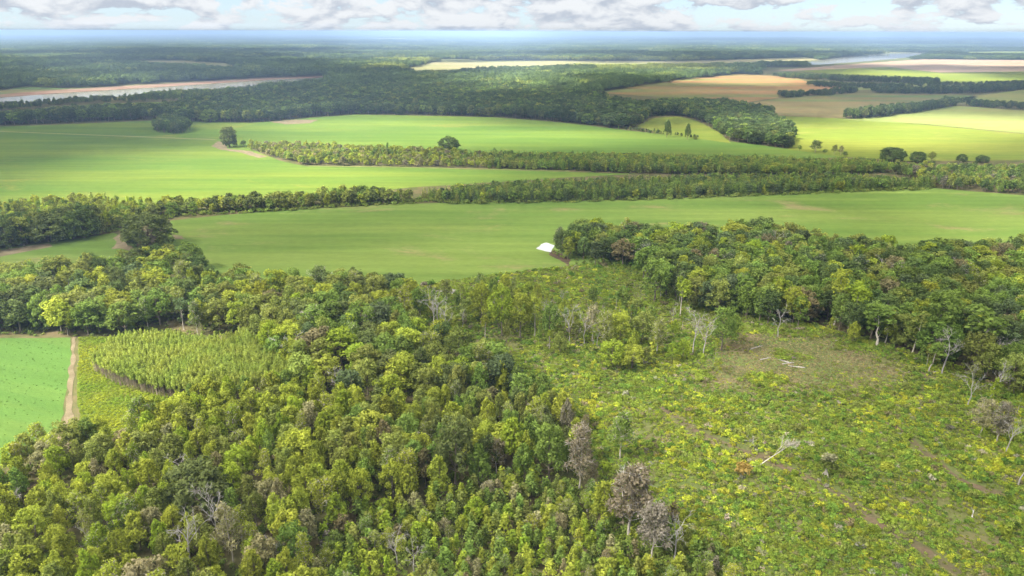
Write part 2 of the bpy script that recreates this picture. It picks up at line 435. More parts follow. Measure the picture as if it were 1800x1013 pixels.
def ground_material():
    m, nt, o = new_mat('ground_cover')
    geo = nd(nt, 'ShaderNodeNewGeometry'); pos = geo.outputs['Position']
    far = noise(nt, vscale(nt, pos, (0.4, 1.0, 1)), 0.0012, 5, 0.6)
    near = noise(nt, pos, 0.09, 7, 0.68)
    col = mixc(nt, ramp(nt, near, 0.35, 0.65), (0.055, 0.065, 0.022), (0.105, 0.085, 0.045))
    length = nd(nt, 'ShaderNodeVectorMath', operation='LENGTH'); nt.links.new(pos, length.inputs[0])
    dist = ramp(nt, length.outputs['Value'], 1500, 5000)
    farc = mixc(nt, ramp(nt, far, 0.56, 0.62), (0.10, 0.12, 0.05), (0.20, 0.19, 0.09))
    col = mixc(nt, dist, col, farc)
    d = nd(nt, 'ShaderNodeBsdfDiffuse'); nt.links.new(col, d.inputs[0]); nt.links.new(d.outputs[0], o.inputs[0])
    return m
lines = [0]
for v in (150, 400, 900, 1800, 3500, 7000, 14000, 28000, 56000, 90000): lines.append(v)
ax = np.array(sorted(set([-v for v in lines] + lines)), float); ay = np.array([-3000, -600, 0, 150, 300, 600, 1000, 1600, 2500, 4000, 6500, 11000, 20000, 40000, 90000], float)
GV = [(x, y, 0) for y in ay for x in ax]; nx = len(ax)
GF = [(j * nx + i, j * nx + i + 1, (j + 1) * nx + i + 1, (j + 1) * nx + i) for j in range(len(ay) - 1) for i in range(nx - 1)]
gm = bpy.data.meshes.new('ground'); gm.from_pydata(GV, [], GF); gm.materials.append(ground_material())
ground = link('ground', gm); ground['kind'] = 'structure'

GREEN = field_mat('young_crop', (0.091, 0.148, 0.030), (0.132, 0.182, 0.040), (0.200, 0.168, 0.080), seed=1, rows=0.026)
GREEN_W = field_mat('lush_crop', (0.077, 0.136, 0.026), (0.126, 0.172, 0.030), (0.170, 0.172, 0.038), seed=2, big=0.008, rows=0.026)
GREEN_N = field_mat('north_crop', (0.077, 0.134, 0.027), (0.115, 0.167, 0.031), (0.16, 0.165, 0.04), seed=3, big=0.006, rows=0.026)
GREEN_R = field_mat('right_crop', (0.115, 0.152, 0.025), (0.150, 0.172, 0.030), (0.170, 0.170, 0.045), seed=4, big=0.006, fine=0.12, rows=0.026)
STUB = field_mat('stubble', (0.155, 0.190, 0.055), (0.20, 0.20, 0.07), (0.20, 0.165, 0.07), seed=5, big=0.006, fine=0.12)
BROWN = field_mat('bare_field', (0.215, 0.125, 0.058), (0.125, 0.155, 0.050), (0.36, 0.15, 0.06), seed=6, big=0.004, fine=0.08)
BROWN2 = field_mat('weedy_field', (0.16, 0.130, 0.060), (0.085, 0.145, 0.045), (0.21, 0.125, 0.062), seed=7, big=0.005, fine=0.08)
PINK = field_mat('pale_field', (0.30, 0.215, 0.160), (0.26, 0.20, 0.13), (0.34, 0.27, 0.19), seed=8, big=0.003, fine=0.06)
TAN = field_mat('straw_field', (0.25, 0.22, 0.12), (0.20, 0.21, 0.085), (0.30, 0.245, 0.15), seed=9, big=0.003, fine=0.06)
LUSH = field_mat('bright_crop', (0.078, 0.150, 0.034), (0.108, 0.175, 0.040), (0.062, 0.115, 0.034), seed=10, big=0.03, patch=(0.6, 0.78), fine=1.1, rot=0.3)
MEADOW = field_mat('weedy_meadow', (0.120, 0.140, 0.020), (0.085, 0.120, 0.022), (0.15, 0.12, 0.045), seed=11, big=0.05, fine=0.9)
DIRT = field_mat('dirt', (0.15, 0.125, 0.075), (0.20, 0.165, 0.105), (0.10, 0.12, 0.045), seed=12, big=0.2, fine=1.4, stretch=(1, 1, 1))
REDBANK = field_mat('red_clay', (0.17, 0.10, 0.07), (0.24, 0.175, 0.13), (0.12, 0.11, 0.06), seed=13, big=0.02, fine=0.1)
CUT = field_mat('felled_ground', (0.115, 0.120, 0.045), (0.095, 0.125, 0.035), (0.165, 0.130, 0.075), seed=14, big=0.045, patch=(0.5, 0.68), fine=0.8, stretch=(1, 1, 1))
TRACK = field_mat('churned_soil', (0.125, 0.092, 0.060), (0.105, 0.095, 0.050), (0.175, 0.135, 0.09), seed=16, big=0.2, fine=1.4, stretch=(1, 1, 1))
WOODFLOOR = field_mat('leaf_litter', (0.075, 0.060, 0.038), (0.055, 0.060, 0.026), (0.10, 0.085, 0.05), seed=15, big=0.08, fine=0.7, stretch=(1, 1, 1))

def water_mat(name, col, rough):
    m, nt, o = new_mat(name)
    p = nd(nt, 'ShaderNodeBsdfPrincipled'); p.inputs['Base Color'].default_value = (*col, 1); p.inputs['Roughness'].default_value = rough
    p.inputs['IOR'].default_value = 1.33
    geo = nd(nt, 'ShaderNodeNewGeometry'); n = noise(nt, vscale(nt, geo.outputs['Position'], (1, 0.4, 1)), 0.25, 4)
    b = nd(nt, 'ShaderNodeBump'); b.inputs['Strength'].default_value = 0.12; b.inputs['Distance'].default_value = 0.2
    nt.links.new(n, b.inputs['Height']); nt.links.new(b.outputs[0], p.inputs['Normal']); nt.links.new(p.outputs[0], o.inputs[0])
    return m
RIVER = water_mat('river_water', (0.16, 0.15, 0.11), 0.12)
POND = water_mat('pond_water', (0.26, 0.28, 0.30), 0.02)  # pale base colour stands in for the white sky reflection

# low wooded ridges that step the horizon
def ridge(y0, depth, hmax, seed, x0=-60000, x1=60000):
    xs = np.linspace(x0, x1, 220); q = np.column_stack([xs, np.zeros(220)]); hgt = hmax * (0.25 + 0.5 * vnoise(q, 5200, seed) + 0.3 * vnoise(q, 1500, seed + 1))
    off_ = 1200 * vnoise(q, 3000, seed + 2); V = []
    for k_, f_ in ((0, 0.0), (0.35, 0.75), (0.6, 1.0), (1.0, 0.0)):
        V += [(x, y0 + o2 + depth * k_, -0.5 + h * f_ if f_ else -0.5) for x, h, o2 in zip(xs, hgt, off_)]
    F = [(r_ * 220 + i, r_ * 220 + i + 1, (r_ + 1) * 220 + i + 1, (r_ + 1) * 220 + i) for r_ in range(3) for i in range(219)]
    me = bpy.data.meshes.new('hills'); me.from_pydata(V, [], F); me.materials.append(ground.data.materials[0]); o = link('hills', me); o['kind'] = 'structure'
ridge(9500, 2500, 26, 90); ridge(14500, 3500, 50, 93); ridge(21000, 5000, 85, 96); ridge(32000, 8000, 116, 99)
# fields, front to back (photo pixels)
sheet('crop_field', [(-220, 596), (124, 594), (126, 640), (114, 700), (108, 748), (66, 794), (0, 816), (-260, 850)], LUSH, 0.06, 0.25, 4)
sheet('meadow', [(138, 592), (300, 590), (330, 640), (345, 715), (300, 738), (240, 765), (150, 785), (136, 700)], MEADOW, 0.06, 0.3, 4)
strip('dirt_path', [(132, 590), (130, 605), (130, 620), (127, 640), (126, 660), (123, 680), (122, 700), (120, 725)], 1.7, DIRT, 0.10, 0.35)
sheet('path_end', [(116, 722), (126, 720), (132, 745), (142, 775), (120, 790), (100, 772), (112, 745)], DIRT, 0.12, 0.2, 2)
CUT_POLY = [(735, 505), (800, 492), (1000, 468), (1150, 455), (1300, 540), (1500, 590), (1650, 635), (1760, 680), (1960, 740), (2150, 1100), (1150, 1130), (1060, 900), (1040, 790), (980, 710), (850, 640), (740, 590)]
sheet('clearing_ground', CUT_POLY, CUT, 0.05, 0.5, 5)
sheet('central_field', [(300, 388), (450, 373), (720, 357.5), (1000, 354), (1150, 350), (1400, 340), (1640, 331), (1800, 344), (2050, 356), (2100, 440), (1500, 480), (1150, 480), (1000, 467), (880, 488), (760, 500), (600, 510), (330, 500), (280, 450)], GREEN, 0.07, 0.5, 12)
sheet('side_field', [(-240, 468), (-240, 452), (0, 438), (200, 410), (240, 425), (250, 470), (120, 500), (-240, 520)], GREEN, 0.075, 0.4, 8)
sheet('bare_soil', [(-160, 462), (0, 440), (85, 428), (92, 434), (40, 444), (0, 452), (-160, 476)], DIRT, 0.11, 0.5, 4)
sheet('bare_soil', [(200, 418), (212, 411), (228, 413), (222, 424), (236, 436), (228, 442), (210, 437), (196, 438), (204, 428)], DIRT, 0.11, 0.7, 2)
sheet('bare_soil', [(300, 412), (322, 415), (326, 420), (308, 421)], DIRT, 0.11, 0.5, 2)
sheet('west_field', [(-320, 240), (0, 223), (160, 217), (270, 212), (440, 216), (470, 214), (470, 250), (440, 262), (490, 282), (540, 293), (700, 295), (900, 300), (1120, 306), (1000, 312), (720, 330), (600, 345), (300, 365), (0, 385), (-340, 410)], GREEN_W, 0.08, 0.5, 15)
sheet('north_field', [(410, 226), (470, 214), (560, 206), (625, 201.5), (760, 204), (870, 206.5), (930, 211), (1000, 217), (1090, 228), (1170, 237), (1300, 251), (1392, 263), (1500, 276), (1300, 285), (900, 280), (600, 272), (440, 258)], GREEN_N, 0.11, 0.6, 15)
strip('farm_track', [(-300, 226), (0, 231.5), (120, 236), (250, 241), (380, 246)], 6.0, TAN, 0.16, 0.1)
sheet('bare_soil', [(372, 258), (380, 249), (398, 250), (400, 262), (440, 266), (470, 276), (455, 278), (420, 268), (390, 264)], DIRT, 0.15, 0.6, 6)
sheet('bare_soil', [(475, 214), (520, 210.5), (560, 211), (545, 217), (500, 219)], DIRT, 0.16, 1.0, 8)
sheet('field_margin', [(540, 291.5), (700, 293.7), (1000, 300.7), (1000, 301.6), (700, 294.8), (545, 292.8)], STUB, 0.13, 0.4, 6)
sheet('cove_field', [(1118, 222), (1150, 208), (1190, 205), (1225, 213), (1262, 232), (1285, 252), (1240, 246), (1170, 238)], GREEN_R, 0.16, 0.8, 10)
sheet('cove_field', [(1132, 192), (1150, 185), (1176, 189), (1160, 205), (1140, 203)], GREEN_R, 0.16, 0.8, 10)
sheet('east_field', [(1385, 225), (1362, 204), (1470, 208), (1620, 219), (1800, 236), (2150, 262), (2150, 300), (1800, 282), (1600, 284), (1480, 276), (1385, 263)], GREEN_R, 0.14, 0.8, 15)
sheet('stubble_field', [(1480, 211), (1560, 202), (1680, 186.5), (1800, 195), (2150, 214), (2150, 260), (1800, 235), (1620, 218)], STUB, 0.18, 0.8, 15)
sheet('weedy_field', [(1322, 181), (1380, 172), (1480, 164.5), (1640, 163), (1720, 170), (1690, 181), (1570, 198), (1480, 208), (1360, 203)], BROWN2, 0.2, 1, 20)
sheet('fallow_field', [(1052, 163), (1120, 152), (1200, 140), (1300, 130.5), (1400, 136), (1430, 150), (1500, 151), (1480, 164), (1370, 172), (1310, 180), (1200, 172), (1125, 169)], BROWN, 0.22, 1, 20)
sheet('slope_field', [(1690, 172), (1800, 158), (2100, 150), (2100, 195), (1800, 182), (1700, 186)], STUB, 0.2, 1, 20)
sheet('hedge_field', [(1530, 148), (1700, 144), (1720, 152), (1600, 158), (1500, 158)], STUB, 0.22, 1, 20)
sheet('pale_field', [(1360, 124), (1500, 113), (1620, 104.5), (1800, 106), (2150, 110), (2150, 132), (1800, 127), (1640, 130), (1560, 119), (1440, 127)], PINK, 0.3, 2, 40)
sheet('far_crop_field', [(1395, 125), (1560, 118), (1650, 128), (1800, 126), (2150, 133), (2150, 150), (1800, 141), (1720, 147), (1640, 144)], GREEN_R, 0.33, 2, 40)
sheet('river_field', [(700, 124), (770, 108), (900, 107), (1200, 108), (1420, 101), (1440, 106), (1300, 111), (1000, 114), (820, 121), (720, 126)], TAN, 0.3, 2, 40)
sheet('far_field', [(170, 110), (270, 107), (330, 108), (440, 114), (400, 118), (300, 112)], TAN, 0.35, 3, 60)
sheet('far_field', [(-200, 118), (0, 115), (180, 111), (170, 113), (0, 119), (-200, 123)], TAN, 0.35, 3, 60)
sheet('far_field', [(1670, 91.5), (1800, 90.5), (2100, 91), (2100, 95), (1800, 94), (1690, 94)], GREEN_R, 0.35, 4, 80)
sheet('river_meadow', [(-100, 206), (60, 195), (110, 188), (190, 182.5), (290, 179.5), (300, 186), (200, 193), (110, 199), (-100, 212)], GREEN_N, 0.25, 1.5, 20)
# water
sheet('river', [(-400, 200), (0, 184), (130, 176), (280, 165), (480, 151), (590, 143), (700, 137), (700, 131), (580, 136.5), (480, 140.5), (280, 154), (130, 163), (0, 172), (-400, 186)], RIVER, 0.28, 2, 30)
sheet('river_bank', [(-400, 185), (0, 171.5), (130, 162.5), (280, 153.5), (480, 140), (585, 136), (585, 133.5), (470, 137), (270, 149), (120, 157), (0, 166), (-400, 178)], REDBANK, 0.26, 2, 30)
sheet('bank_field', [(-300, 178), (0, 160), (40, 152), (120, 156), (250, 150), (270, 147), (280, 150), (130, 160), (0, 168), (-300, 182)], BROWN2, 0.24, 2, 30)
sheet('river', [(1405, 113), (1460, 102), (1520, 96.5), (1640, 91.5), (1700, 90), (1700, 92), (1620, 97.5), (1570, 104), (1512, 109), (1440, 114)], RIVER, 0.4, 3, 50)
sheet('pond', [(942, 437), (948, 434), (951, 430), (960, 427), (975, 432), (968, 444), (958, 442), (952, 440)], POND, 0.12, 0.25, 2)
sheet('muddy_edge', [(966, 440), (985, 446), (1002, 456), (1000, 468), (985, 458), (964, 448)], field_mat('mud', (0.07, 0.05, 0.035), (0.10, 0.07, 0.045), (0.05, 0.045, 0.03), seed=20, big=0.2), 0.11, 0.3, 2)
strip('skid_track', [(1160, 715), (1225, 760), (1300, 790), (1400, 828), (1470, 865), (1530, 910), (1600, 950), (1700, 1020)], 2.8, TRACK, 0.09, 0.4)
strip('skid_track', [(1570, 745), (1630, 800), (1700, 850), (1760, 870)], 2.2, TRACK, 0.09, 0.4)

# ------------------------------------------------------------------ stuff: instanced masses
def proto_collection(name, meshes):
    c = bpy.data.collections.new(name)               # never linked to the scene: only read by the scatter
    for i, me in enumerate(meshes):
        o = bpy.data.objects.new('%s_%03d' % (name, i), me); c.objects.link(o)
    return c
def mass(name, label, meshes, P, scl, tint, kind_idx, z=None, scz=None, tilt=0.0):
    """ONE object: a mesh of points that a geometry-node scatter turns into plants"""
    n = len(P)
    if n == 0: return None
    me = bpy.data.meshes.new(name); V = np.zeros((n, 3), np.float32); V[:, :2] = P
    if z is not None: V[:, 2] = z
    me.vertices.add(n); me.vertices.foreach_set('co', V.ravel())
    def att(nm, ty, data, key='value'):
        a = me.attributes.new(nm, ty, 'POINT'); a.data.foreach_set(key, np.asarray(data, np.int32 if ty == 'INT' else np.float32).ravel())
    scl = np.broadcast_to(scl, n); scz = scl if scz is None else np.broadcast_to(scz, n)
    att('scl', 'FLOAT_VECTOR', np.stack([scl, scl, scz], 1), 'vector')
    rot = np.zeros((n, 3)); rot[:, 2] = rng.uniform(0, 6.283, n)
    if tilt: rot[:, :2] = rng.normal(0, tilt, (n, 2))
    att('rot', 'FLOAT_VECTOR', rot, 'vector')
    t4 = np.ones((n, 4)); t4[:, :3] = tint; att('tint', 'FLOAT_COLOR', t4, 'color')
    att('idx', 'INT', kind_idx)
    o = link(name, me); o['kind'] = 'stuff'; o['label'] = label
    ng = bpy.data.node_groups.new(name + '_scatter', 'GeometryNodeTree')
    ng.interface.new_socket('Geometry', in_out='INPUT', socket_type='NodeSocketGeometry')
    ng.interface.new_socket('Geometry', in_out='OUTPUT', socket_type='NodeSocketGeometry')
    N = ng.nodes; gi = N.new('NodeGroupInput'); go = N.new('NodeGroupOutput')
    m2p = N.new('GeometryNodeMeshToPoints'); iop = N.new('GeometryNodeInstanceOnPoints'); ci = N.new('GeometryNodeCollectionInfo')
    ci.inputs['Collection'].default_value = proto_collection(name + '_kinds', meshes)
    ci.inputs['Separate Children'].default_value = True; ci.inputs['Reset Children'].default_value = True
    def na(nm, ty):
        q = N.new('GeometryNodeInputNamedAttribute'); q.data_type = ty; q.inputs[0].default_value = nm
        return next(s for s in q.outputs if s.enabled and s.name == 'Attribute')
    L = ng.links
    L.new(gi.outputs[0], m2p.inputs[0]); L.new(m2p.outputs[0], iop.inputs['Points']); L.new(ci.outputs[0], iop.inputs['Instance'])
    iop.inputs['Pick Instance'].default_value = True
    L.new(na('idx', 'INT'), iop.inputs['Instance Index']); L.new(na('rot', 'FLOAT_VECTOR'), iop.inputs['Rotation']); L.new(na('scl', 'FLOAT_VECTOR'), iop.inputs['Scale'])
    L.new(iop.outputs[0], go.inputs[0])
    md = o.modifiers.new('scatter', 'NODES'); md.node_group = ng
    return o

# leaf colours (reflectance)
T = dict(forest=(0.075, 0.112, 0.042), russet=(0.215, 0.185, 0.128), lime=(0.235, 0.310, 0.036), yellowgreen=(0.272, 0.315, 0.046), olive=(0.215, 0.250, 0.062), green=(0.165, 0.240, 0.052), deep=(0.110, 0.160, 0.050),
         bluegreen=(0.105, 0.145, 0.066), brown=(0.195, 0.175, 0.090), tan=(0.275, 0.260, 0.135), gold=(0.33, 0.27, 0.04), rust=(0.30, 0.16, 0.05), grey=(0.26, 0.24, 0.19), mauve=(0.19, 0.175, 0.130), deepo=(0.130, 0.160, 0.055))
def jit(c, k=0.14):
    c = np.array(c) * rng.normal(1, k * 0.8); return np.clip(c * rng.normal(1, k * 0.17, 3), 0.01, 0.6)
def pick(weights):
    ks = list(weights); w = np.array([weights[k] for k in ks], float); return ks[rng.choice(len(ks), p=w / w.sum())]

TREES = []      # candidates: dict(x, y, h, form, tone, tint, wood)
def wood(name, polypts, spacing, hrange, forms, tones, avoid=(), keep=1.0, clump=0.0, seed=0):
    P = scatter(poly(polypts), spacing, avoid=avoid, keep=keep)
    nz = vnoise(P, 28.0, seed); nh = vnoise(P, 40.0, seed + 5)
    for (x, y), a, b in zip(P, nz, nh):
        tone = pick(tones(a, x, y) if callable(tones) else tones); form = pick(forms(a, x, y) if callable(forms) else forms)
        h = hrange[0] + (hrange[1] - hrange[0]) * np.clip(0.6 * b + 0.4 * rng.random() + rng.normal(0, 0.08), 0, 1.1)
        TREES.append(dict(x=x, y=y, h=h, form=form, tone=tone, wood=name, w=rng.normal(1, 0.10)))

# ------------------------------------------------------------------ woods (photo pixels; a third number is the height at which the outline was read, i.e. along the tree tops)
VIS = [  # open ground and water that the photo shows far off: no far tree may stand in it nor in front of it
    [(1052, 163), (1200, 140), (1300, 130.5), (1400, 136), (1430, 150), (1500, 151), (1480, 164), (1370, 172), (1310, 180), (1125, 169)],
    [(1322, 181), (1380, 172), (1480, 164.5), (1640, 163), (1720, 170), (1690, 181), (1570, 198), (1480, 208), (1360, 203)],
    [(1480, 211), (1560, 202), (1680, 186.5), (1800, 195), (2150, 214), (2150, 300), (1800, 282), (1600, 284), (1480, 276), (1390, 262), (1375, 222), (1365, 205)],
    [(1690, 172), (1800, 158), (2100, 150), (2100, 195), (1800, 182), (1700, 186)], [(1530, 148), (1720, 146), (1720, 152), (1600, 158), (1500, 158)],
    [(1360, 124), (1500, 113), (1620, 104.5), (1800, 106), (2150, 110), (2150, 150), (1800, 141), (1720, 147), (1640, 144), (1560, 128)],
    [(700, 124), (770, 108), (900, 107), (1200, 108), (1420, 101), (1440, 106), (1300, 111), (1000, 114), (820, 121), (720, 126)],
    [(170, 110), (270, 107), (330, 108), (440, 114), (400, 118), (300, 112)], [(-200, 118), (0, 115), (180, 111), (170, 113), (0, 119), (-200, 123)],
    [(1670, 91.5), (1800, 90.5), (2100, 91), (2100, 95), (1800, 94), (1690, 94)],
    [(-400, 196), (0, 179), (130, 171), (280, 160), (480, 147), (578, 140), (585, 133.5), (470, 137), (270, 147), (120, 156), (40, 152), (0, 160), (-400, 178)],
    [(1405, 113), (1460, 102), (1520, 96.5), (1640, 91.5), (1620, 97.5), (1570, 104), (1512, 109), (1440, 114)],
]
VIS = [np.array(v, float) for v in VIS]
def hides_open_ground(P, h):
    """true where a tree at P of height h would stand in the open ground or in front of it"""
    bad = np.zeros(len(P), bool)
    for z in (0.0, h * 0.5, h):
        u, v, _ = projv(np.column_stack([P, np.full(len(P), z)])); Q = np.column_stack([u, v])
        for a in VIS: bad |= inside(Q, a)
    return bad

CLEAR = poly(CUT_POLY)
WEST = [(-260, 600), (0, 590), (140, 592), (300, 586), (430, 598), (470, 645), (540, 690), (660, 740), (860, 720), (905, 690), (850, 650), (770, 620), (740, 590), (790, 545, 3), (770, 500, 14), (720, 473, 14), (560, 470, 14), (430, 470, 14), (365, 462, 14), (345, 444, 14), (300, 428, 14), (235, 432, 13), (190, 438, 14), (0, 466, 14), (-260, 492, 14)]
LOWER = [(-300, 895), (-60, 850), (0, 838), (70, 806), (140, 792), (240, 768), (340, 724), (440, 700), (540, 690), (660, 740), (860, 720), (905, 690), (985, 718), (1035, 790), (1030, 850), (880, 850), (760, 885), (640, 905), (570, 960), (540, 1120), (500, 1250), (-320, 1300)]
YOUNG = [(500, 1250), (540, 1120), (570, 960), (640, 905), (760, 885), (880, 850), (1030, 850), (1110, 880), (1220, 930), (1290, 1013), (1330, 1150), (1340, 1250)]
EAST = [(962, 446), (1010, 464), (1105, 472), (1150, 505), (1200, 545), (1290, 562), (1440, 585), (1560, 615), (1690, 650), (1760, 690), (1960, 750), (2150, 820), (2250, 500), (2150, 400, 16), (1900, 388, 16), (1800, 402, 16), (1720, 420, 16), (1600, 420, 16), (1500, 405, 16), (1330, 383, 16), (1180, 390, 16), (1040, 380, 16), (965, 400, 15)]

def notable(form, px, py, top, tone, label, width=None, k=None, tilt=None, name=None):
    x, y = g(px, py); h = height_to(px, py, top)
    NOTABLE.append(dict(x=x, y=y, h=h, form=form, tone=tone, wood='notable', label=label, width=width, w=1.0, k=k, tilt=tilt, name=name))
NOTABLE = []
notable('spreading', 264, 434, 369, 'deepo', 'broad domed dark green oak beside the bare soil between two fields', 33)
notable('spreading', 336, 474, 423, 'green', 'round green tree at the field corner beside the broad domed oak', 16)
notable('spreading', 404, 259, 218, 'deepo', 'tall lone oak at the end of the farm track', 20)
notable('broad', 428, 258, 247, 'deep', 'small dark bush-like tree beside the lone oak at the track end', 7)
notable('spreading', 789, 266, 238, 'deep', 'lone dark domed oak rising over the shrub strip', 26)
notable('spreading', 1567, 285, 256, 'deep', 'wide dark domed oak at the edge of the east field', 28)
notable('spreading', 1612, 285, 265, 'deep', 'small round dark oak just right of the wide domed oak', 17)
notable('broad', 1637, 284, 267, 'olive', 'olive tree between the small round oak and the dark bushes', 9)
notable('spreading', 1690, 284, 270, 'deep', 'low dark round tree second from the right edge along the east field', 13)
notable('spreading', 1726, 286, 272, 'deep', 'low dark round tree nearest the pale track at the right edge', 14)
notable('upright', 1172, 242, 210, 'deep', 'dark upright tree, taller of the pair in the cove field', 11)
notable('upright', 1208, 246, 215, 'deep', 'dark upright tree, right one of the pair in the cove field', 10)
notable('broad', 1222, 246, 238, 'olive', 'tiny rounded tree beside the pair in the cove field', 5)
notable('thin', 1433, 268, 246, 'deep', 'ragged dark tree on the fence line before the east field', 15)
notable('broad', 1405, 266, 255, 'green', 'small green tree leftmost on the fence line before the east field', 5)
notable('broad', 1450, 271, 262, 'deep', 'small dark tree between the ragged tree and the thin pale pair', 6)
notable('thin', 1466, 272, 254, 'olive', 'thin pale tree, left of a pair on the fence line', 8)
notable('thin', 1477, 273, 256, 'tan', 'thin tan tree, right of a pair on the fence line', 7)
notable('broad', 1485, 275, 266, 'deep', 'small dark round tree at the end of the fence line', 7)
# bare and half bare trees of the clearing and its edges
notable('dead', 1000, 603, 532, 'grey', 'bare grey tree with fan-shaped crown standing in the middle of the clearing', None)
notable('dead', 1027, 606, 545, 'grey', 'slim bare tree just right of the fan-shaped bare tree')
notable('thin', 1040, 600, 535, 'tan', 'half bare tan tree behind the slim bare tree in the clearing', 9)
notable('dead', 1218, 622, 536, 'grey', 'tall bare grey tree, left of the pair before the brown clearing')
notable('dead', 1236, 624, 545, 'grey', 'bare grey tree, right of the pair before the brown clearing')
notable('broad', 1268, 616, 536, 'green', 'full green tree right beside the pair of bare grey trees', 15)
notable('dead', 1367, 592, 538, 'grey', 'short bare tree at the wood edge above the brown clearing')
notable('thin', 1155, 622, 560, 'olive', 'thin olive tree left of the bare pair at the clearing', 9)
notable('slender', 940, 592, 520, 'yellowgreen', 'slim yellow-green tree with pale trunk left of the fan-shaped bare tree', 8)
notable('dead', 762, 575, 500, 'grey', 'bare grey trunk, tallest of the cluster beside the brush pile')
notable('dead', 770, 580, 515, 'grey', 'second bare grey trunk of the cluster beside the brush pile')
notable('dead', 790, 590, 520, 'grey', 'leaning bare trunk right of the cluster beside the brush pile', None, None, (0.0, -0.16))
notable('thin', 714, 572, 500, 'yellowgreen', 'half bare yellow-green tree left of the bare trunk cluster', 9)
notable('slender', 1466, 572, 470, 'yellowgreen', 'yellow column-like tree on several pale stems at the wood edge', 11)
notable('slender', 1497, 580, 492, 'lime', 'lime-green tree right of the yellow column-like tree', 12)
notable('upright', 1360, 555, 492, 'yellowgreen', 'bright yellow-green tree standing before the dark wood', 14)
notable('slender', 1541, 608, 538, 'green', 'round-headed green tree with pale trunk at the wood edge', 12)
notable('slender', 1604, 620, 548, 'olive', 'slim tree with pale leaning trunk right of the round-headed tree', 11, None, (0.0, 0.05))
notable('dead', 1655, 658, 566, 'grey', 'bare pale-topped tree in front of the dark right wood')
notable('slender', 1632, 655, 600, 'green', 'low leaning slim tree left of the pale-topped bare tree', 8, None, (0.0, 0.12))
notable('broad', 1640, 610, 505, 'green', 'large bright green tree at the front of the right wood', 20)
notable('slender', 1712, 640, 540, 'green', 'tall green round-headed tree on a straight trunk near the right edge', 16)
notable('dead', 1700, 715, 640, 'grey', 'small bare grey tree at the lower front of the right wood')
notable('dead', 1738, 700, 635, 'grey', 'bare forked tree leaning outward near the right edge', None, None, (0.0, 0.28))
notable('dead', 1745, 655, 585, 'grey', 'bare tree tall behind the forked leaning one at the right edge')
notable('thin', 1752, 780, 708, 'mauve', 'twiggy mauve-brown tree by the right edge of the clearing', 9)
notable('thin', 1722, 765, 700, 'tan', 'twiggy tan bush-like tree left of the mauve-brown tree', 9)
notable('dead', 1768, 800, 730, 'grey', 'bare crooked tree below the mauve-brown tree')
notable('dead', 1790, 852, 770, 'grey', 'bare leaning trunk at the right edge of the photo', None, None, (0.0, 0.15))
notable('thin', 1090, 806, 722, 'green', 'thin-leaved tree with dark trunk alone at the left side of the clearing', 10)
notable('thin', 1105, 945, 815, 'russet', 'tall reddish-brown half bare tree at the bottom of the clearing', 14)
notable('dead', 1105, 930, 822, 'grey', 'bare grey crown standing inside the reddish-brown tree')
notable('thin', 1018, 862, 742, 'russet', 'brown column-like dying tree beside the green trees', 10)
notable('broad', 965, 850, 738, 'green', 'tall full green tree left of the brown column-like tree', 11)
notable('upright', 900, 822, 730, 'lime', 'lime-topped tree left of the tall full green tree', 9)
notable('thin', 1145, 985, 880, 'grey', 'pale twiggy tree below the reddish-brown tree', 9)
notable('dead', 1185, 990, 895, 'grey', 'bare twiggy tree rightmost of the pale group at the bottom')
notable('upright', 1060, 925, 845, 'yellowgreen', 'yellow-green tree left of the reddish-brown tree', 8)
notable('dead', 340, 1012, 893, 'tan', 'bare beige tree with wide forked crown in the lower left wood')
notable('dead', 385, 960, 848, 'tan', 'bare beige tree behind the wide forked one')
notable('thin', 410, 990, 885, 'tan', 'sparse beige-leaved tree right of the wide forked one', 9)
notable('spreading', 355, 905, 806, 'deepo', 'wide dark olive tree standing among the yellow-green trees', 19)
notable('dead', 698, 995, 930, 'grey', 'slim silvery bare sapling, left of two near the bottom')
notable('dead', 728, 1008, 948, 'grey', 'slim silvery bare sapling, right of two near the bottom')
notable('broad', 800, 855, 730, 'deepo', 'big dark olive-green tree at the middle of the wood edge', 14)
notable('upright', 592, 930, 865, 'lime', 'small lime-yellow tree in the shade of the wood', 7)
notable('broad', 735, 612, 558, 'lime', 'bright green rounded tree at the wood edge above the centre', 12)
notable('broad', 815, 690, 630, 'lime', 'fresh green leafy tree in front of the grey-brown trees at centre', 16)
notable('broad', 882, 590, 500, 'lime', 'bright green tree in the tree row left of the fan-shaped bare tree', 13)
notable('broad', 915, 594, 512, 'yellowgreen', 'yellow-green tree between the bright green tree and the slim pale-trunked one', 11)
notable('broad', 846, 572, 498, 'yellowgreen', 'yellow-green tree at the left end of the tree row in the clearing', 12)
notable('upright', 966, 600, 528, 'green', 'mid-green tree just left of the fan-shaped bare tree', 9)
notable('thin', 1062, 618, 545, 'olive', 'thin olive tree two trunks right of the fan-shaped bare tree', 9)
notable('broad', 1088, 612, 548, 'yellowgreen', 'yellow-green bushy tree in the middle of the tree row', 12)
notable('broad', 1128, 605, 545, 'olive', 'olive bushy tree right of the middle of the tree row', 12)
notable('broad', 1150, 530, 452, 'green', 'big grey-green tree standing out at the inner corner of the right wood', 17)
notable('slender', 1196, 556, 488, 'lime', 'lime slim tree right of the big grey-green corner tree', 9)
notable('broad', 1285, 552, 505, 'green', 'rounded green tree at the wood edge above the pair of bare trees', 11)
notable('broad', 1075, 645, 600, 'lime', 'low bright bushy tree in front of the tree row', 13)
notable('broad', 1110, 650, 608, 'yellowgreen', 'low yellow-green bushy tree right of the low bright one', 12)
notable('thin', 325, 520, 458, 'olive', 'thin tree with pale forked stem above the left wood', 12)

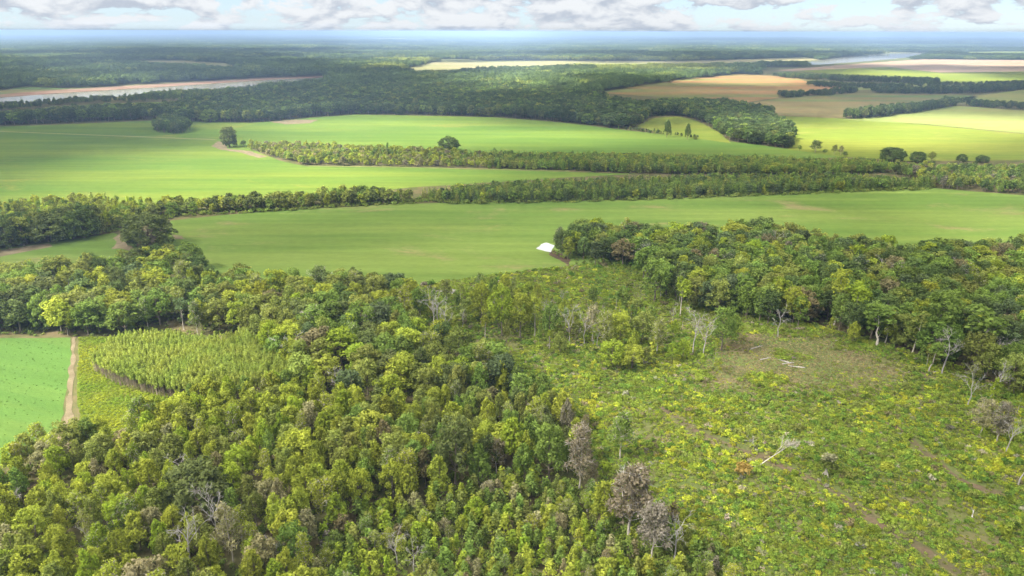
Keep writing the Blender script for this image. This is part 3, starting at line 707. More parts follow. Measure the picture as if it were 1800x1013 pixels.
NPOS = np.array([[t['x'], t['y']] for t in NOTABLE]); NW = np.array([(t['width'] or 6) * 0.38 for t in NOTABLE])
def wood(name, polypts, spacing, hrange, forms, tones, avoid=(), keep=1.0, seed=0, far=False, wide=1.0):
    P = scatter(poly(polypts), spacing, avoid=avoid, keep=keep)
    if far: P = P[~hides_open_ground(P, hrange[1] * 0.9)]
    if len(P) == 0: return
    dd = np.linalg.norm(P[:, None] - NPOS[None], axis=2); P = P[(dd > NW[None]).all(1)]
    nz = vnoise(P, 30.0, seed); nh = vnoise(P, 40.0, seed + 5); u, v, _ = projv(np.column_stack([P, np.zeros(len(P))]))
    for (x, y), a, b, uu, vv in zip(P, nz, nh, u, v):
        tone = pick(tones(a, uu, vv) if callable(tones) else tones); form = pick(forms(a, uu, vv) if callable(forms) else forms)
        h = hrange[0] + (hrange[1] - hrange[0]) * np.clip(0.6 * b + 0.4 * rng.random() + rng.normal(0, 0.08), 0, 1.1)
        TREES.append(dict(x=x, y=y, h=h, form=form, tone=tone, wood=name, w=wide * np.clip(rng.normal(1, 0.17), 0.7, 1.5), width=None))
def tone_lower(a, u, v):
    t = dict(yellowgreen=6 * a + 3, olive=2.2, lime=2.0 * a + 0.3, tan=0.25, brown=0.06, green=1.3 * (1 - a))
    if u > 640 and v > 720: t = dict(olive=3, green=2.2, yellowgreen=3.2, deepo=0.8, brown=0.2)
    if u > 820 or (u > 640 and v < 720): t = dict(olive=2.5, green=2, brown=0.5, deepo=1.0, yellowgreen=1.8, mauve=0.15)
    if v > 900: t['tan'] = t.get('tan', 0) + 0.5
    return t
wood('lower left wood', LOWER, 5.9, (9.5, 15.5), lambda a, u, v: dict(upright=8, broad=2.0, thin=0.9 if v < 880 else 1.7, dead=0.15), tone_lower, seed=1, wide=1.05)
def tone_west(a, u, v):
    return dict(olive=2.6, green=2.6, deep=2.0 * (1 - a), deepo=1.6, yellowgreen=3.2 * a + 0.5, brown=0.2 + (0.35 if u > 560 else 0), lime=0.25, bluegreen=0.6)
wood('belt of trees', WEST, 8.3, (12.5, 18), dict(broad=5, upright=2.2, spreading=0.5, thin=0.6, slender=0.3, dead=0.12), tone_west, seed=2, avoid=[CLEAR], wide=1.28)
def tone_east(a, u, v):
    return dict(deep=2.8, green=3.2, bluegreen=1.0, olive=2.2 * a + 1.0, brown=0.22, mauve=0.08, yellowgreen=1.4 if v > 520 else 0.8, lime=0.5)
wood('right wood', EAST, 8.2, (13.5, 19), dict(broad=6, spreading=0.9, upright=1.2, thin=0.5, dead=0.12), tone_east, seed=3, wide=1.25)
wood('young growth', YOUNG, 3.4, (4.0, 8.0), dict(sapling=6, thin=1.2, upright=0.5), dict(yellowgreen=3.0, green=2.6, olive=2, lime=1.6, brown=0.35, mauve=0.2, tan=0.4), seed=4, wide=1.5)
# fringe of young trees where the woods meet the clearing
wood('clearing edge', [(735, 560), (800, 520), (880, 510), (960, 530), (1120, 545), (1180, 590), (1150, 625), (1000, 625), (860, 600), (770, 610)], 7.0, (7, 14), dict(broad=2, upright=3, slender=4, sapling=1.5, dead=0.7, thin=0.8), dict(yellowgreen=3, olive=2.4, lime=1.5, green=2), keep=0.75, seed=5)
wood('clearing edge', [(1030, 600), (1110, 560), (1200, 565), (1300, 600), (1250, 635), (1100, 650), (1040, 630)], 6.5, (4.5, 10.5), dict(slender=2, broad=3, upright=2, sapling=2, dead=0.3), dict(yellowgreen=3, lime=2, olive=2, green=2), keep=0.5, seed=25)
wood('clearing edge', [(1120, 520), (1200, 550), (1300, 572), (1440, 592), (1560, 625), (1660, 660), (1740, 720), (1800, 790), (1900, 800), (1850, 720), (1700, 650), (1560, 612), (1300, 555), (1140, 490)], 8, (7, 12), dict(slender=3, broad=3, sapling=2, upright=1), dict(green=3, yellowgreen=2, olive=2, lime=0.7), keep=0.6, seed=6)
wood('clearing edge', [(860, 650), (940, 690), (1010, 720), (1060, 800), (1080, 870), (1040, 850), (1040, 790), (980, 715), (880, 665)], 6, (5, 9.5), dict(broad=2, thin=3, sapling=1), dict(brown=2, mauve=1, tan=1.2, olive=2, green=1), keep=0.8, seed=7)
# hedgerow and plantation strips
wood('hedgerow', [(-260, 470), (0, 440), (120, 424), (205, 408), (205, 385, 12), (150, 365, 14), (0, 375, 16), (-260, 395, 16)], 8.5, (15, 22), dict(broad=4, spreading=2), dict(deep=3, deepo=3, green=1, olive=1), seed=8)
wood('hedgerow', [(-260, 400), (0, 365), (150, 356), (300, 352, 6), (205, 405), (100, 400), (-200, 430)], 7, (6, 11), dict(broad=4, sapling=1), dict(yellowgreen=3, olive=3, green=1, lime=0.6), seed=9)
wood('hedgerow', [(205, 408), (312, 380), (450, 372.5), (600, 364), (722, 357), (722, 334, 7), (640, 330, 8), (500, 340, 8), (300, 350, 8), (190, 372, 6)], 5.8, (4.5, 13.5), dict(broad=6, upright=1), lambda a, u, v: dict(olive=3, yellowgreen=2.5 * a, deepo=2, green=1.4), seed=10, wide=1.3)
wood('pine strip', [(738, 350), (800, 358), (1000, 354.5), (1150, 350), (1400, 340.5), (1640, 331.5), (1640, 310, 8), (1400, 302, 8), (1100, 308, 8), (1000, 312, 8), (860, 320, 8), (745, 330, 8)], 3.9, (6.5, 10.5), dict(pine=6, broad=2.2), dict(green=4, deep=2.4, olive=1.6, bluegreen=1.0, yellowgreen=0.5), seed=11, wide=1.2)
wood('shrub strip', [(436, 263), (490, 280), (530, 291), (700, 293), (860, 297), (860, 264, 6), (780, 261, 6), (640, 255, 6), (440, 247, 5)], 6.0, (3.5, 10), dict(broad=6, upright=1.5, sapling=1), dict(yellowgreen=3, olive=3, tan=1.1, green=1, mauve=0.4), seed=12, wide=1.3)
wood('pine strip', [(860, 297), (1000, 300.5), (1120, 306), (1400, 303, 3), (1560, 300, 3), (1560, 281, 8), (1400, 275, 8), (1200, 271, 8), (1000, 267, 8), (860, 264, 7)], 4.6, (6.5, 11), dict(pine=4, broad=4), dict(green=4, olive=2.5, deep=1.5, yellowgreen=1.0), seed=13, wide=1.2)
wood('strip end', [(1550, 300), (1640, 331), (1800, 343), (2100, 357), (2100, 290, 10), (1800, 288, 9), (1700, 286, 9), (1560, 284, 9)], 6.5, (8, 13), dict(broad=6, upright=1, pine=1), dict(green=3, deep=2.5, olive=2, yellowgreen=0.8, mauve=0.5), seed=14)
# woods beyond the fields
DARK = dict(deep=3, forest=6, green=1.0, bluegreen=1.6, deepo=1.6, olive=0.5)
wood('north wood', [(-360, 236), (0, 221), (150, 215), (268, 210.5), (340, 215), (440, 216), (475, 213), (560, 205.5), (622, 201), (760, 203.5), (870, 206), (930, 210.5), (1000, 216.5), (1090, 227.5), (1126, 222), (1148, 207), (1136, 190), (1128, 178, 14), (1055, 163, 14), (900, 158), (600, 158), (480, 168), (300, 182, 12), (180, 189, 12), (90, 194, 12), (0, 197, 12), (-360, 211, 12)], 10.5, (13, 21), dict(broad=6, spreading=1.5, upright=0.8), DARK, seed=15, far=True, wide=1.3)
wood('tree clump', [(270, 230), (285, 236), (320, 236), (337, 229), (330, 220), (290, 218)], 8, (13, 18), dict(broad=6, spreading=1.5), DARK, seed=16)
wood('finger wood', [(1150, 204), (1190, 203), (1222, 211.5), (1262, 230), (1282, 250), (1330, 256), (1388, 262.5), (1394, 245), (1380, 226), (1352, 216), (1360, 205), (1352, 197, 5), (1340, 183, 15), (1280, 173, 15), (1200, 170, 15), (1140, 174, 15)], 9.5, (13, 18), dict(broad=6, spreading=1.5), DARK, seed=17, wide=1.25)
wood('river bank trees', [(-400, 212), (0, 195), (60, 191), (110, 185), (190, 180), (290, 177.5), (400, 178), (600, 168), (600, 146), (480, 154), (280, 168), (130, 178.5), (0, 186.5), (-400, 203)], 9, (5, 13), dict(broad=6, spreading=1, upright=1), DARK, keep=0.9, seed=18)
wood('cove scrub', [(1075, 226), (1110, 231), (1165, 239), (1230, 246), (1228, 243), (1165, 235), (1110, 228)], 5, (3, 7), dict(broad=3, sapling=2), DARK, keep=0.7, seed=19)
def hedge(pts, width, hr, spacing=9.0, seed=30):
    L = poly(pts); T_ = unit(np.gradient(L, axis=0)); N = np.stack([-T_[:, 1], T_[:, 0]], 1) * width / 2
    P = np.concatenate([L + N, (L - N)[::-1]])
    Q = scatter(P, spacing); nh = vnoise(Q, 60, seed)
    for (x, y), b in zip(Q, nh):
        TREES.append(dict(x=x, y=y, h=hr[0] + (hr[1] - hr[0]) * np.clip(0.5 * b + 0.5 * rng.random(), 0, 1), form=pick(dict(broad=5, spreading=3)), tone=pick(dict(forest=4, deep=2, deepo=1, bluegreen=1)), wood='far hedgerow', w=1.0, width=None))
hedge([(1482, 209), (1520, 207), (1600, 197), (1672, 185.5)], 22, (13, 19))
hedge([(1692, 185), (1740, 189), (1800, 193), (2050, 207)], 20, (12, 16))
hedge([(1368, 172), (1440, 168), (1500, 162.5)], 26, (11, 16), 10)
hedge([(1532, 163.5), (1620, 165), (1700, 163), (1800, 157), (2000, 149)], 45, (12, 18), 11)
hedge([(1420, 151), (1500, 155), (1600, 157)], 50, (11, 16), 12)
hedge([(1370, 135), (1480, 142), (1650, 146.5)], 90, (12, 17), 13)
hedge([(1600, 152), (1720, 152), (1800, 149)], 40, (9, 14), 14)

# ------------------------------------------------------------------ single trees as things of their own
NAME = dict(upright='upright_tree', broad='broadleaf_tree', spreading='spreading_tree', slender='slender_tree', thin='thin_leaved_tree', dead='dead_tree', pine='pine_tree', sapling='sapling')
def plant(t):
    P = FORMS[t['form']][int(rng.integers(len(FORMS[t['form']])))] if t.get('k') is None else FORMS[t['form']][t['k']]
    s = t['h'] / P.h; root = bpy.data.objects.new(t.get('name') or NAME[t['form']], None); COL.objects.link(root)
    root.empty_display_size = 0.5
    root.location = (t['x'], t['y'], 0.02); sx = s * t['w']
    if t.get('width'):
        pw = max(np.hypot(L[0], L[1]) + L[3] for L in P.lobes) * 2 if t['form'] != 'dead' else 8; sx = t['width'] / pw
    root.scale = (sx, sx * rng.normal(1, 0.06), s)
    if t.get('tilt'): root.rotation_euler = (t['tilt'][0], t['tilt'][1], 0)
    else: root.rotation_euler = (0, 0, rng.uniform(0, 6.28))
    tint = jit(T[t['tone']], 0.16 if t['wood'] != 'notable' else 0.05)
    tr = link('trunk', P.trunk, root)
    if t['form'] == 'dead':
        for m in P.limbs: link('limb', m, root)
    else:
        c = link('crown', P.crown, root); c.color = (*tint, 1)
    root['category'] = 'tree'
    return root
for t in NOTABLE:
    o = plant(t); o['label'] = t['label']

A = np.array([[t['x'], t['y'], t['h'] * 0.6] for t in TREES]); U, Vv, DZ = projv(A)
for t, u, v, dz in zip(TREES, U, Vv, DZ):
    t['u'], t['v'], t['size'] = u, v, t['h'] / dz
    t['seen'] = (-15 < u < 1815) and v < 1030
LIMIT = dict(upright=290, broad=290, spreading=180, slender=100, thin=150, dead=80, pine=230, sapling=230)
singles, rest = [], []
for form in NAME:
    c = sorted([t for t in TREES if t['form'] == form], key=lambda t: -(t['size'] if t['seen'] else t['size'] * 0.001))
    k = [t for t in c if t['seen']][:LIMIT[form]]; kid = {id(t) for t in k}
    singles += k; rest += [t for t in c if id(t) not in kid]
TONE_WORD = dict(forest='deep green', russet='russet', lime='lime-green', yellowgreen='yellow-green', olive='olive', green='mid-green', deep='dark green', deepo='dark olive', bluegreen='bluish green', brown='brown', tan='tan', gold='golden', rust='rusty', grey='grey', mauve='mauve-brown')
FORM_WORD = dict(upright='upright tree', broad='full-crowned tree', spreading='wide-domed tree', slender='slim-trunked tree', thin='thin-leaved tree', dead='bare dead tree', pine='young pine', sapling='sapling')
LAND = [('the bright green field corner', 60, 800), ("the dirt path's end", 125, 770), ('the weedy meadow', 250, 730), ('the wide dark olive tree', 355, 860), ('the forked beige tree', 340, 950), ('the bottom left corner', 60, 985),
        ('the lime-yellow tree', 592, 895), ("the big dark edge tree", 800, 800), ('the brown column-like tree', 1018, 805), ('the reddish-brown tree', 1105, 880), ('the silvery saplings', 712, 970), ("the clearing's lowest edge", 1230, 980),
        ("the fresh green centre tree", 815, 660), ('the sapling thicket', 450, 650), ("the belt's left end", 40, 530), ('the broad domed oak', 262, 410), ('the thin forked tree', 325, 490), ('the brush pile', 790, 510), ('the bright rounded tree', 735, 585),
        ('the pond', 955, 437), ('the fan-shaped bare tree', 1000, 570), ('the pair of bare grey trees', 1228, 585), ('the bright yellow-green tree', 1360, 520), ('the yellow column-like tree', 1466, 520), ('the round-headed tree', 1541, 570), ('the pale-topped bare tree', 1655, 610),
        ('the forked leaning tree', 1745, 670), ("the right wood's far end", 1750, 440), ("the right wood's crest", 1330, 400), ('the mauve-brown tree', 1750, 750), ("the pine strip's left end", 760, 345), ("the pine strip's middle", 1150, 335), ("the pine strip's right end", 1600, 315), ('the left hedgerow', 60, 400), ('the middle hedgerow', 500, 355), ("the shrub strip's lone oak", 789, 255), ('the track-end oak', 404, 240), ('the far tree clump', 303, 220), ("the east field's domed oak", 1567, 270), ('the cove field', 1190, 225), ("the finger wood's tip", 1370, 245), ('the north field edge', 870, 200), ('the slanting far hedgerow', 1580, 195)]
LP = np.array([[a[1], a[2]] for a in LAND], float)
def base_label(t):
    d = (LP - [t['u'], t['v']]) * [1, 1.5]; i = int(np.argmin((d ** 2).sum(1))); du, dv = t['u'] - LP[i][0], t['v'] - LP[i][1]
    if abs(du) > abs(dv) * 1.4: rel = 'left of' if du < 0 else 'right of'
    else: rel = 'behind' if dv < 0 else 'before'
    big = 'tall' if t['h'] > 15.5 else 'small' if t['h'] < 7 else ''
    tone = '' if t['form'] == 'dead' else TONE_WORD[t['tone']]
    return ' '.join(w for w in (big, tone, FORM_WORD[t['form']]) if w) + ' ' + rel + ' ' + LAND[i][0]
by = {}
for t in singles: by.setdefault(base_label(t), []).append(t)
_ONES = 'zero one two three four five six seven eight nine ten eleven twelve thirteen fourteen fifteen sixteen seventeen eighteen nineteen'.split()
_ORDS = 'zeroth first second third fourth fifth sixth seventh eighth ninth tenth eleventh twelfth thirteenth fourteenth fifteenth sixteenth seventeenth eighteenth nineteenth'.split()
_TENS = [('', ''), ('', ''), ('twenty', 'twentieth'), ('thirty', 'thirtieth'), ('forty', 'fortieth'), ('fifty', 'fiftieth')]
def num(n): return _ONES[n] if n < 20 else _TENS[n // 10][0] + ('-' + _ONES[n % 10] if n % 10 else '')
def ordinal(n): return _ORDS[n] if n < 20 else (_TENS[n // 10][0] + '-' + _ORDS[n % 10] if n % 10 else _TENS[n // 10][1])
def placed(i, n):
    return '' if n == 1 else (', leftmost' if i == 0 else ', rightmost' if i == n - 1 else ', %s from left' % ordinal(i + 1)) + ' of ' + num(n)
for lab, ts in by.items():
    ts.sort(key=lambda t: t['u']); n = len(ts)
    for i, t in enumerate(ts):
        L = lab + placed(i, n)
        if len(L.split()) > 16: L = L.replace('full-crowned tree', 'tree').replace('tall ', '').replace('the pair of bare grey trees', 'the bare grey pair')
        o = plant(t); o['label'] = L; o['group'] = 'trees of the ' + t['wood']

# the other trees of the woods, as masses
allm = []; IDX = {}
for f_ in NAME:
    if f_ == 'dead': continue
    for i, P in enumerate(FORMS[f_]):
        IDX[(f_, i, 0)] = len(allm); allm.append(P.near); IDX[(f_, i, 1)] = len(allm); allm.append(P.far)
hh = {(f_, i): FORMS[f_][i].h for f_ in NAME for i in range(len(FORMS[f_]))}
groups = {}
for t in rest:
    if t['form'] == 'dead' or t['u'] < -330 or t['u'] > 2130: continue
    key = 'pine_foliage' if t['form'] == 'pine' else 'woodland_foliage' if t['size'] * FPX > 30 else 'far_woodland_foliage'
    groups.setdefault(key, []).append(t)
for key, ts in groups.items():
    P = np.array([[t['x'], t['y']] for t in ts]); ids, sc, tn = [], [], []
    for t in ts:
        i = int(rng.integers(len(FORMS[t['form']]))); ids.append(IDX[(t['form'], i, 0 if t['size'] * FPX > 34 else 1)])
        sc.append(t['h'] / hh[(t['form'], i)]); tn.append(jit(T[t['tone']], 0.16))
    sc = np.array(sc)
    mass(key, dict(pine_foliage='dense rows of young pines further along the strips', woodland_foliage='mass of green trees filling the gaps of the woods', far_woodland_foliage='dark green woods beyond the fields')[key], allm, P, sc * np.array([t['w'] for t in ts]), np.array(tn), ids, scz=sc)

# ------------------------------------------------------------------ far forest: canopy carpets to the horizon
def canopy_tile(size, spacing, seed, leaf, h0=15):
    r = np.random.default_rng(seed); lobes = []
    for x in np.arange(-size / 2, size / 2, spacing):
        for y in np.arange(-size / 2, size / 2, spacing):
            cx, cy = x + r.uniform(0, spacing), y + r.uniform(0, spacing); s = spacing * r.uniform(0.45, 0.72); h = h0 * r.uniform(0.75, 1.15)
            lobes.append((cx, cy, h - s, s, s, s)); lobes.append((cx + r.normal(0, 1), cy + r.normal(0, 1), h * 0.45, s * 0.95, s * 0.95, h * 0.4))
    V, F, vr = lobe_leaves(lobes, leaf, 0.75, r, rnd=0.4, low=-0.3)
    return np_mesh('canopy', V, F, [M_LEAFI], vr)
TILE_A = [canopy_tile(40, 11, 70 + i, 1.5, 17) for i in range(6)]
TILE_B = [canopy_tile(100, 17, 80 + i, 2.8, 18) for i in range(6)]
WOOD_LIMITS = [poly(p) for p in ([(-360, 236), (0, 221), (622, 201), (1000, 216.5), (1126, 222), (1136, 190), (1128, 178, 14), (1055, 163, 14), (900, 158), (600, 158), (480, 168), (300, 181), (0, 204), (-360, 218)],)]
def carpet(name, label, tiles, r0, r1, step, h):
    pts = []
    y = r0 * 0.75
    X = np.arange(-r1, r1, step); Y = np.arange(r0 * 0.7, r1, step); X, Y = np.meshgrid(X, Y)
    P = np.stack([X.ravel(), Y.ravel()], 1) + rng.uniform(-0.2, 0.2, (X.size, 2)) * step
    k = (P[:, 1] > r0) & (P[:, 1] <= r1) & (np.abs(P[:, 0]) < P[:, 1] * 0.92 + 60); P = P[k]
    P = P[~hides_open_ground(P, h)]
    for a in WOOD_LIMITS: P = P[~inside(P, a)]
    u, v, _ = projv(np.column_stack([P, np.zeros(len(P))]))
    right = (u > 1330) & (v > 118)                         # farmed side: only hedgerows there
    P = P[~right]; u = u[~right]
    gap = vnoise(P * [0.35, 1.0], 520, 40) * 0.6 + vnoise(P * [0.5, 1.0], 190, 41) * 0.4
    P = P[(gap < np.where(P[:, 1] > 4500, 0.61, 0.70)) | (P[:, 1] < 2600)]
    n = len(P); a = vnoise(P * [0.4, 1], 260, 42); tn = np.zeros((n, 3))
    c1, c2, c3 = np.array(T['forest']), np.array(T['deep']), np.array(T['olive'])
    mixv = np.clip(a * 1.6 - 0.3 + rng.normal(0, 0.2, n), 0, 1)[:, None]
    tn = c1 * (1 - mixv) + c2 * mixv; uu, vv, _ = projv(np.column_stack([P, np.zeros(n)])); young = ((uu > 640) & (uu < 1260) & (vv > 106) & (vv < 136) & (a > 0.3))[:, None]; tn = np.where(young, np.array((0.20, 0.235, 0.06)), tn); o_ = (rng.random(n) < 0.10)[:, None]; tn = np.where(o_, c3 * 0.6 + tn * 0.4, tn) * np.clip(rng.normal(1, 0.16, (n, 1)) * (0.65 + 0.7 * vnoise(P * [0.25, 1], 420, 44))[:, None], 0.4, 1.9)  # young forest patch: its sunlit look is put into the lighter tint
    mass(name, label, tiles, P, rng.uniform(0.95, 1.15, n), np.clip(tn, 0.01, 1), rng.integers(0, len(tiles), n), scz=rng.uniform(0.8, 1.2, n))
    return n
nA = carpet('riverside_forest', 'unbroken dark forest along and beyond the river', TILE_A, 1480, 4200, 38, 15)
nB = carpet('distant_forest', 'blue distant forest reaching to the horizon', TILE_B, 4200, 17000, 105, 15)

# ------------------------------------------------------------------ low growth: clearing, meadow, thicket
def weed_mesh(seed, n=70, flat=0.6, leaf=0.16):
    r = np.random.default_rng(seed); lobes = []
    for i in range(5):
        w = i * 2.399; rad = r.uniform(0.0, 0.55); s = r.uniform(0.25, 0.42); lobes.append((rad * math.cos(w), rad * math.sin(w), flat * r.uniform(0.35, 0.8), s, s, s * 0.8))
    V, F, vr = lobe_leaves(lobes, leaf, 0.8, r, low=-0.2, rnd=0.7)
    return np_mesh('weed', V, F, [M_LEAFI], vr)
WEEDS = [weed_mesh(300 + i) for i in range(6)]
BARE = poly([(1205, 668), (1250, 630), (1290, 572), (1450, 590), (1600, 648), (1590, 668), (1440, 690), (1300, 692)])
BARE2 = poly([(850, 560), (930, 590), (900, 620), (840, 590)])
TRACKS = [poly([(1150, 708), (1225, 750), (1300, 782), (1400, 820), (1475, 857), (1535, 900), (1610, 945), (1720, 1020), (1690, 1030), (1590, 960), (1520, 918), (1460, 873), (1390, 836), (1290, 798), (1215, 768)]),
          poly([(1565, 742), (1632, 792), (1702, 842), (1762, 862), (1758, 878), (1697, 858), (1625, 808)])]
P = scatter(CLEAR, 0.95, jit=0.5); u, v, _ = projv(np.column_stack([P, np.zeros(len(P))])); k = (u > 600) & (u < 2000) & (v < 1060); P = P[k]
n1_, n2_, n3_ = vnoise(P, 9, 50), vnoise(P, 22, 51), vnoise(P, 4, 52)
bare = (inside(P + rng.normal(0, 6.0, P.shape), BARE) & (n1_ < 0.66)) | inside(P + rng.normal(0, 2.0, P.shape), BARE2); track = inside(P, TRACKS[0]) | inside(P, TRACKS[1])
u, v, _ = projv(np.column_stack([P, np.zeros(len(P))]))
p_keep = np.clip(0.30 + 1.0 * n1_ + 0.4 * n3_, 0.2, 1.0); p_keep[bare] *= 0.75; p_keep[track] *= 0.27
k = rng.random(len(P)) < p_keep; P, n1_, n2_, n3_, bare, v, u = P[k], n1_[k], n2_[k], n3_[k], bare[k], v[k], u[k]
n = len(P); tn = np.zeros((n, 3)); roll = rng.random(n)
cg, cy, co, cd, cw = np.array((0.240, 0.315, 0.050)), np.array((0.39, 0.43, 0.050)), np.array(T['olive']) * 1.1, np.array(T['tan']), np.array((0.36, 0.34, 0.26))
n4_ = vnoise(P, 6, 53); py_ = np.clip((n2_ * 0.5 + n4_ * 0.5 - 0.42) * 1.7, 0.02, 0.5) * np.where(v > 640, 1.0, 0.4)
for i in range(n):
    q = roll[i]
    c = cy if q < py_[i] else co if q < py_[i] + 0.16 else cd if q < py_[i] + 0.16 + (0.62 if bare[i] else 0.07) else cw if q < py_[i] + 0.255 and not bare[i] else cg
    tn[i] = c
tn = np.clip(tn * rng.normal(1, 0.11, (n, 1)) * rng.normal(1, 0.04, (n, 3)) * (0.72 + 0.5 * vnoise(P, 5, 54))[:, None], 0.01, 0.7)
sw = rng.uniform(0.5, 1.0, n) * (0.75 + 0.55 * n1_) * (1 + 1.3 * rng.random(n) ** 5) * np.where(bare, 0.55, 1)
mass('weeds', 'green and yellow weeds covering the felled clearing', WEEDS, P, sw, tn, rng.integers(0, 6, n), scz=sw * rng.uniform(0.7, 1.3, n))
PB = scatter(CLEAR, 2.4, jit=0.5); uB, vB, _ = projv(np.column_stack([PB, np.zeros(len(PB))])); nb = vnoise(PB, 15, 55) * 0.6 + vnoise(PB, 6, 56) * 0.4
kB = (uB > 600) & (uB < 1950) & (vB < 1060) & (nb > 0.50) & ~inside(PB, BARE) & ~inside(PB, TRACKS[0]) & ~inside(PB, TRACKS[1]); PB, nb = PB[kB], nb[kB]; n = len(PB); q = rng.random((n, 1))
tn = np.where(q < 0.6, np.array((0.175, 0.280, 0.050)), np.where(q < 0.85, np.array((0.24, 0.31, 0.055)), np.array((0.13, 0.20, 0.05)))) * rng.normal(1, 0.12, (n, 1)); sw = rng.uniform(0.9, 1.7, n) * (0.4 + nb)
mass('brush', 'drifts of thick green brush in the clearing', WEEDS, PB, sw, np.clip(tn, 0.02, 1), rng.integers(0, 6, n), scz=sw * rng.uniform(0.8, 1.4, n))
P2 = scatter(BARE, 0.85, jit=0.5); P2 = P2[rng.random(len(P2)) < 0.25 + 0.9 * vnoise(P2, 6, 67)]; P2 = P2 + rng.normal(0, 4.5, P2.shape); n = len(P2); a = vnoise(P2, 5, 66)[:, None]
tn = np.clip((np.array((0.36, 0.295, 0.185)) * a + np.array((0.27, 0.235, 0.115)) * (1 - a)) * rng.normal(1, 0.2, (n, 1)), 0.02, 1); sw = rng.uniform(0.3, 0.75, n)
mass('dry_grass', 'tan dry grass and stubble on the bare patch of the clearing', WEEDS, P2, sw, tn, rng.integers(0, 6, n), scz=sw * 0.8)
MEAD = poly([(140, 594), (215, 594), (180, 640), (205, 668), (262, 690), (330, 706), (335, 718), (300, 736), (240, 763), (150, 783), (137, 700)])
P = scatter(MEAD, 0.95, jit=0.5, keep=0.9); n = len(P); a = vnoise(P, 8, 60)
tn = np.array((0.29, 0.32, 0.032)) * (1 - a[:, None]) + np.array((0.17, 0.26, 0.035)) * a[:, None]; tn = np.clip(tn * rng.normal(1, 0.13, (n, 1)), 0.01, 1); sw = rng.uniform(0.5, 1.0, n)
mass('meadow_growth', 'low yellow-green growth of the meadow beside the dirt path', WEEDS, P, sw, tn, rng.integers(0, 6, n), scz=sw * 0.8)
THICK = poly([(165, 652), (200, 676), (258, 694), (322, 706), (400, 705), (540, 692), (480, 640), (430, 604), (400, 606, 5), (300, 590, 5), (215, 592, 5), (172, 622, 5)])
P = scatter(THICK, 1.0, jit=0.5); n = len(P); a = vnoise(P, 7, 61); b = vnoise(P, 18, 62)
tn = np.array((0.32, 0.36, 0.08)) * (1 - a[:, None]) + np.array((0.24, 0.32, 0.07)) * a[:, None]; tn = np.clip(tn * rng.normal(1, 0.12, (n, 1)), 0.01, 1)
sz = (6.6 + 1.8 * b + rng.normal(0, 0.9, n)) / 15
SAPM = []
for i in range(4):
    r = np.random.default_rng(640 + i); lob = []
    for j in range(5):
        t_ = (j + 0.5) / 5; lob.append((r.normal(0, 0.7), r.normal(0, 0.7), 15 * (0.60 + 0.37 * t_), *(r.uniform(0.9, 1.4) * np.array([1, 1, 1.6]))))
    V, F, vr = lobe_leaves(lob, 0.55, 0.6, r); tv, tf = join([tube([(0, 0, -0.3), (r.normal(0, .2), r.normal(0, .2), 7), (0, 0, 14)], [0.17, 0.14, 0.05], 3), tube([(0.5, 0.3, -0.3), (1.2, 0.6, 9)], [0.13, 0.05], 3), tube([(-0.5, 0.4, -0.3), (-1.1, 0.2, 9)], [0.13, 0.05], 3)])
    SAPM.append(np_mesh('thicket_stem', np.concatenate([V, tv]), np.concatenate([F, tf + len(V)]), [M_LEAFI, M_STEM], np.concatenate([vr, np.zeros(len(tf))]), np.concatenate([np.zeros(len(F)), np.ones(len(tf))])))
mass('sapling_thicket_foliage', 'dense stand of slim yellow-green saplings with bare tan stems along its edge', SAPM, P, np.full(n, 0.34) * rng.uniform(0.8, 1.2, n), tn, rng.integers(0, 4, n), scz=sz)
P = scatter(poly([(-220, 600), (118, 598), (110, 700), (104, 746), (60, 792), (0, 812), (-260, 845)]), 1.9, jit=0.5, keep=0.35); n = len(P)
mass('crop_weeds', 'scattered dark weeds standing in the bright green field', WEEDS, P, rng.uniform(0.15, 0.42, n), np.tile((0.09, 0.15, 0.035), (n, 1)), rng.integers(0, 6, n))
HEDGE_FOOT = [(190, 412), (312, 382), (450, 374.5), (600, 366), (722, 359.5), (760, 356), (800, 360.5), (1000, 357), (1150, 352.5), (1400, 343), (1640, 334), (1640, 326), (1400, 334), (1000, 347), (740, 349), (600, 357), (450, 366), (312, 373), (190, 402)]
# undergrowth on the floor of the near woods and along their edges
for nm, pl_, sp in (('undergrowth', LOWER, 3.2), ('undergrowth', WEST, 3.6), ('undergrowth', EAST, 3.8), ('undergrowth', YOUNG, 2.0), ('undergrowth', HEDGE_FOOT, 3.0)):
    P = scatter(poly(pl_), sp, jit=0.5, keep=0.8); u, v, _ = projv(np.column_stack([P, np.zeros(len(P))])); P = P[(u > -200) & (u < 2000) & (v < 1150)]; n = len(P)
    a = rng.random((n, 1)); tn = np.array(T['green']) * a + np.array(T['olive']) * (1 - a); sw = rng.uniform(1.0, 2.2, n); tn = tn * (1.25 if pl_ is YOUNG else 1.0); sw = sw * (1.5 if pl_ is HEDGE_FOOT else 1.0)
    mass(nm, 'undergrowth on the floor of the woods', WEEDS, P, sw, tn * rng.normal(1, 0.15, (n, 1)), rng.integers(0, 6, n), scz=sw * rng.uniform(0.8, 1.5, n))

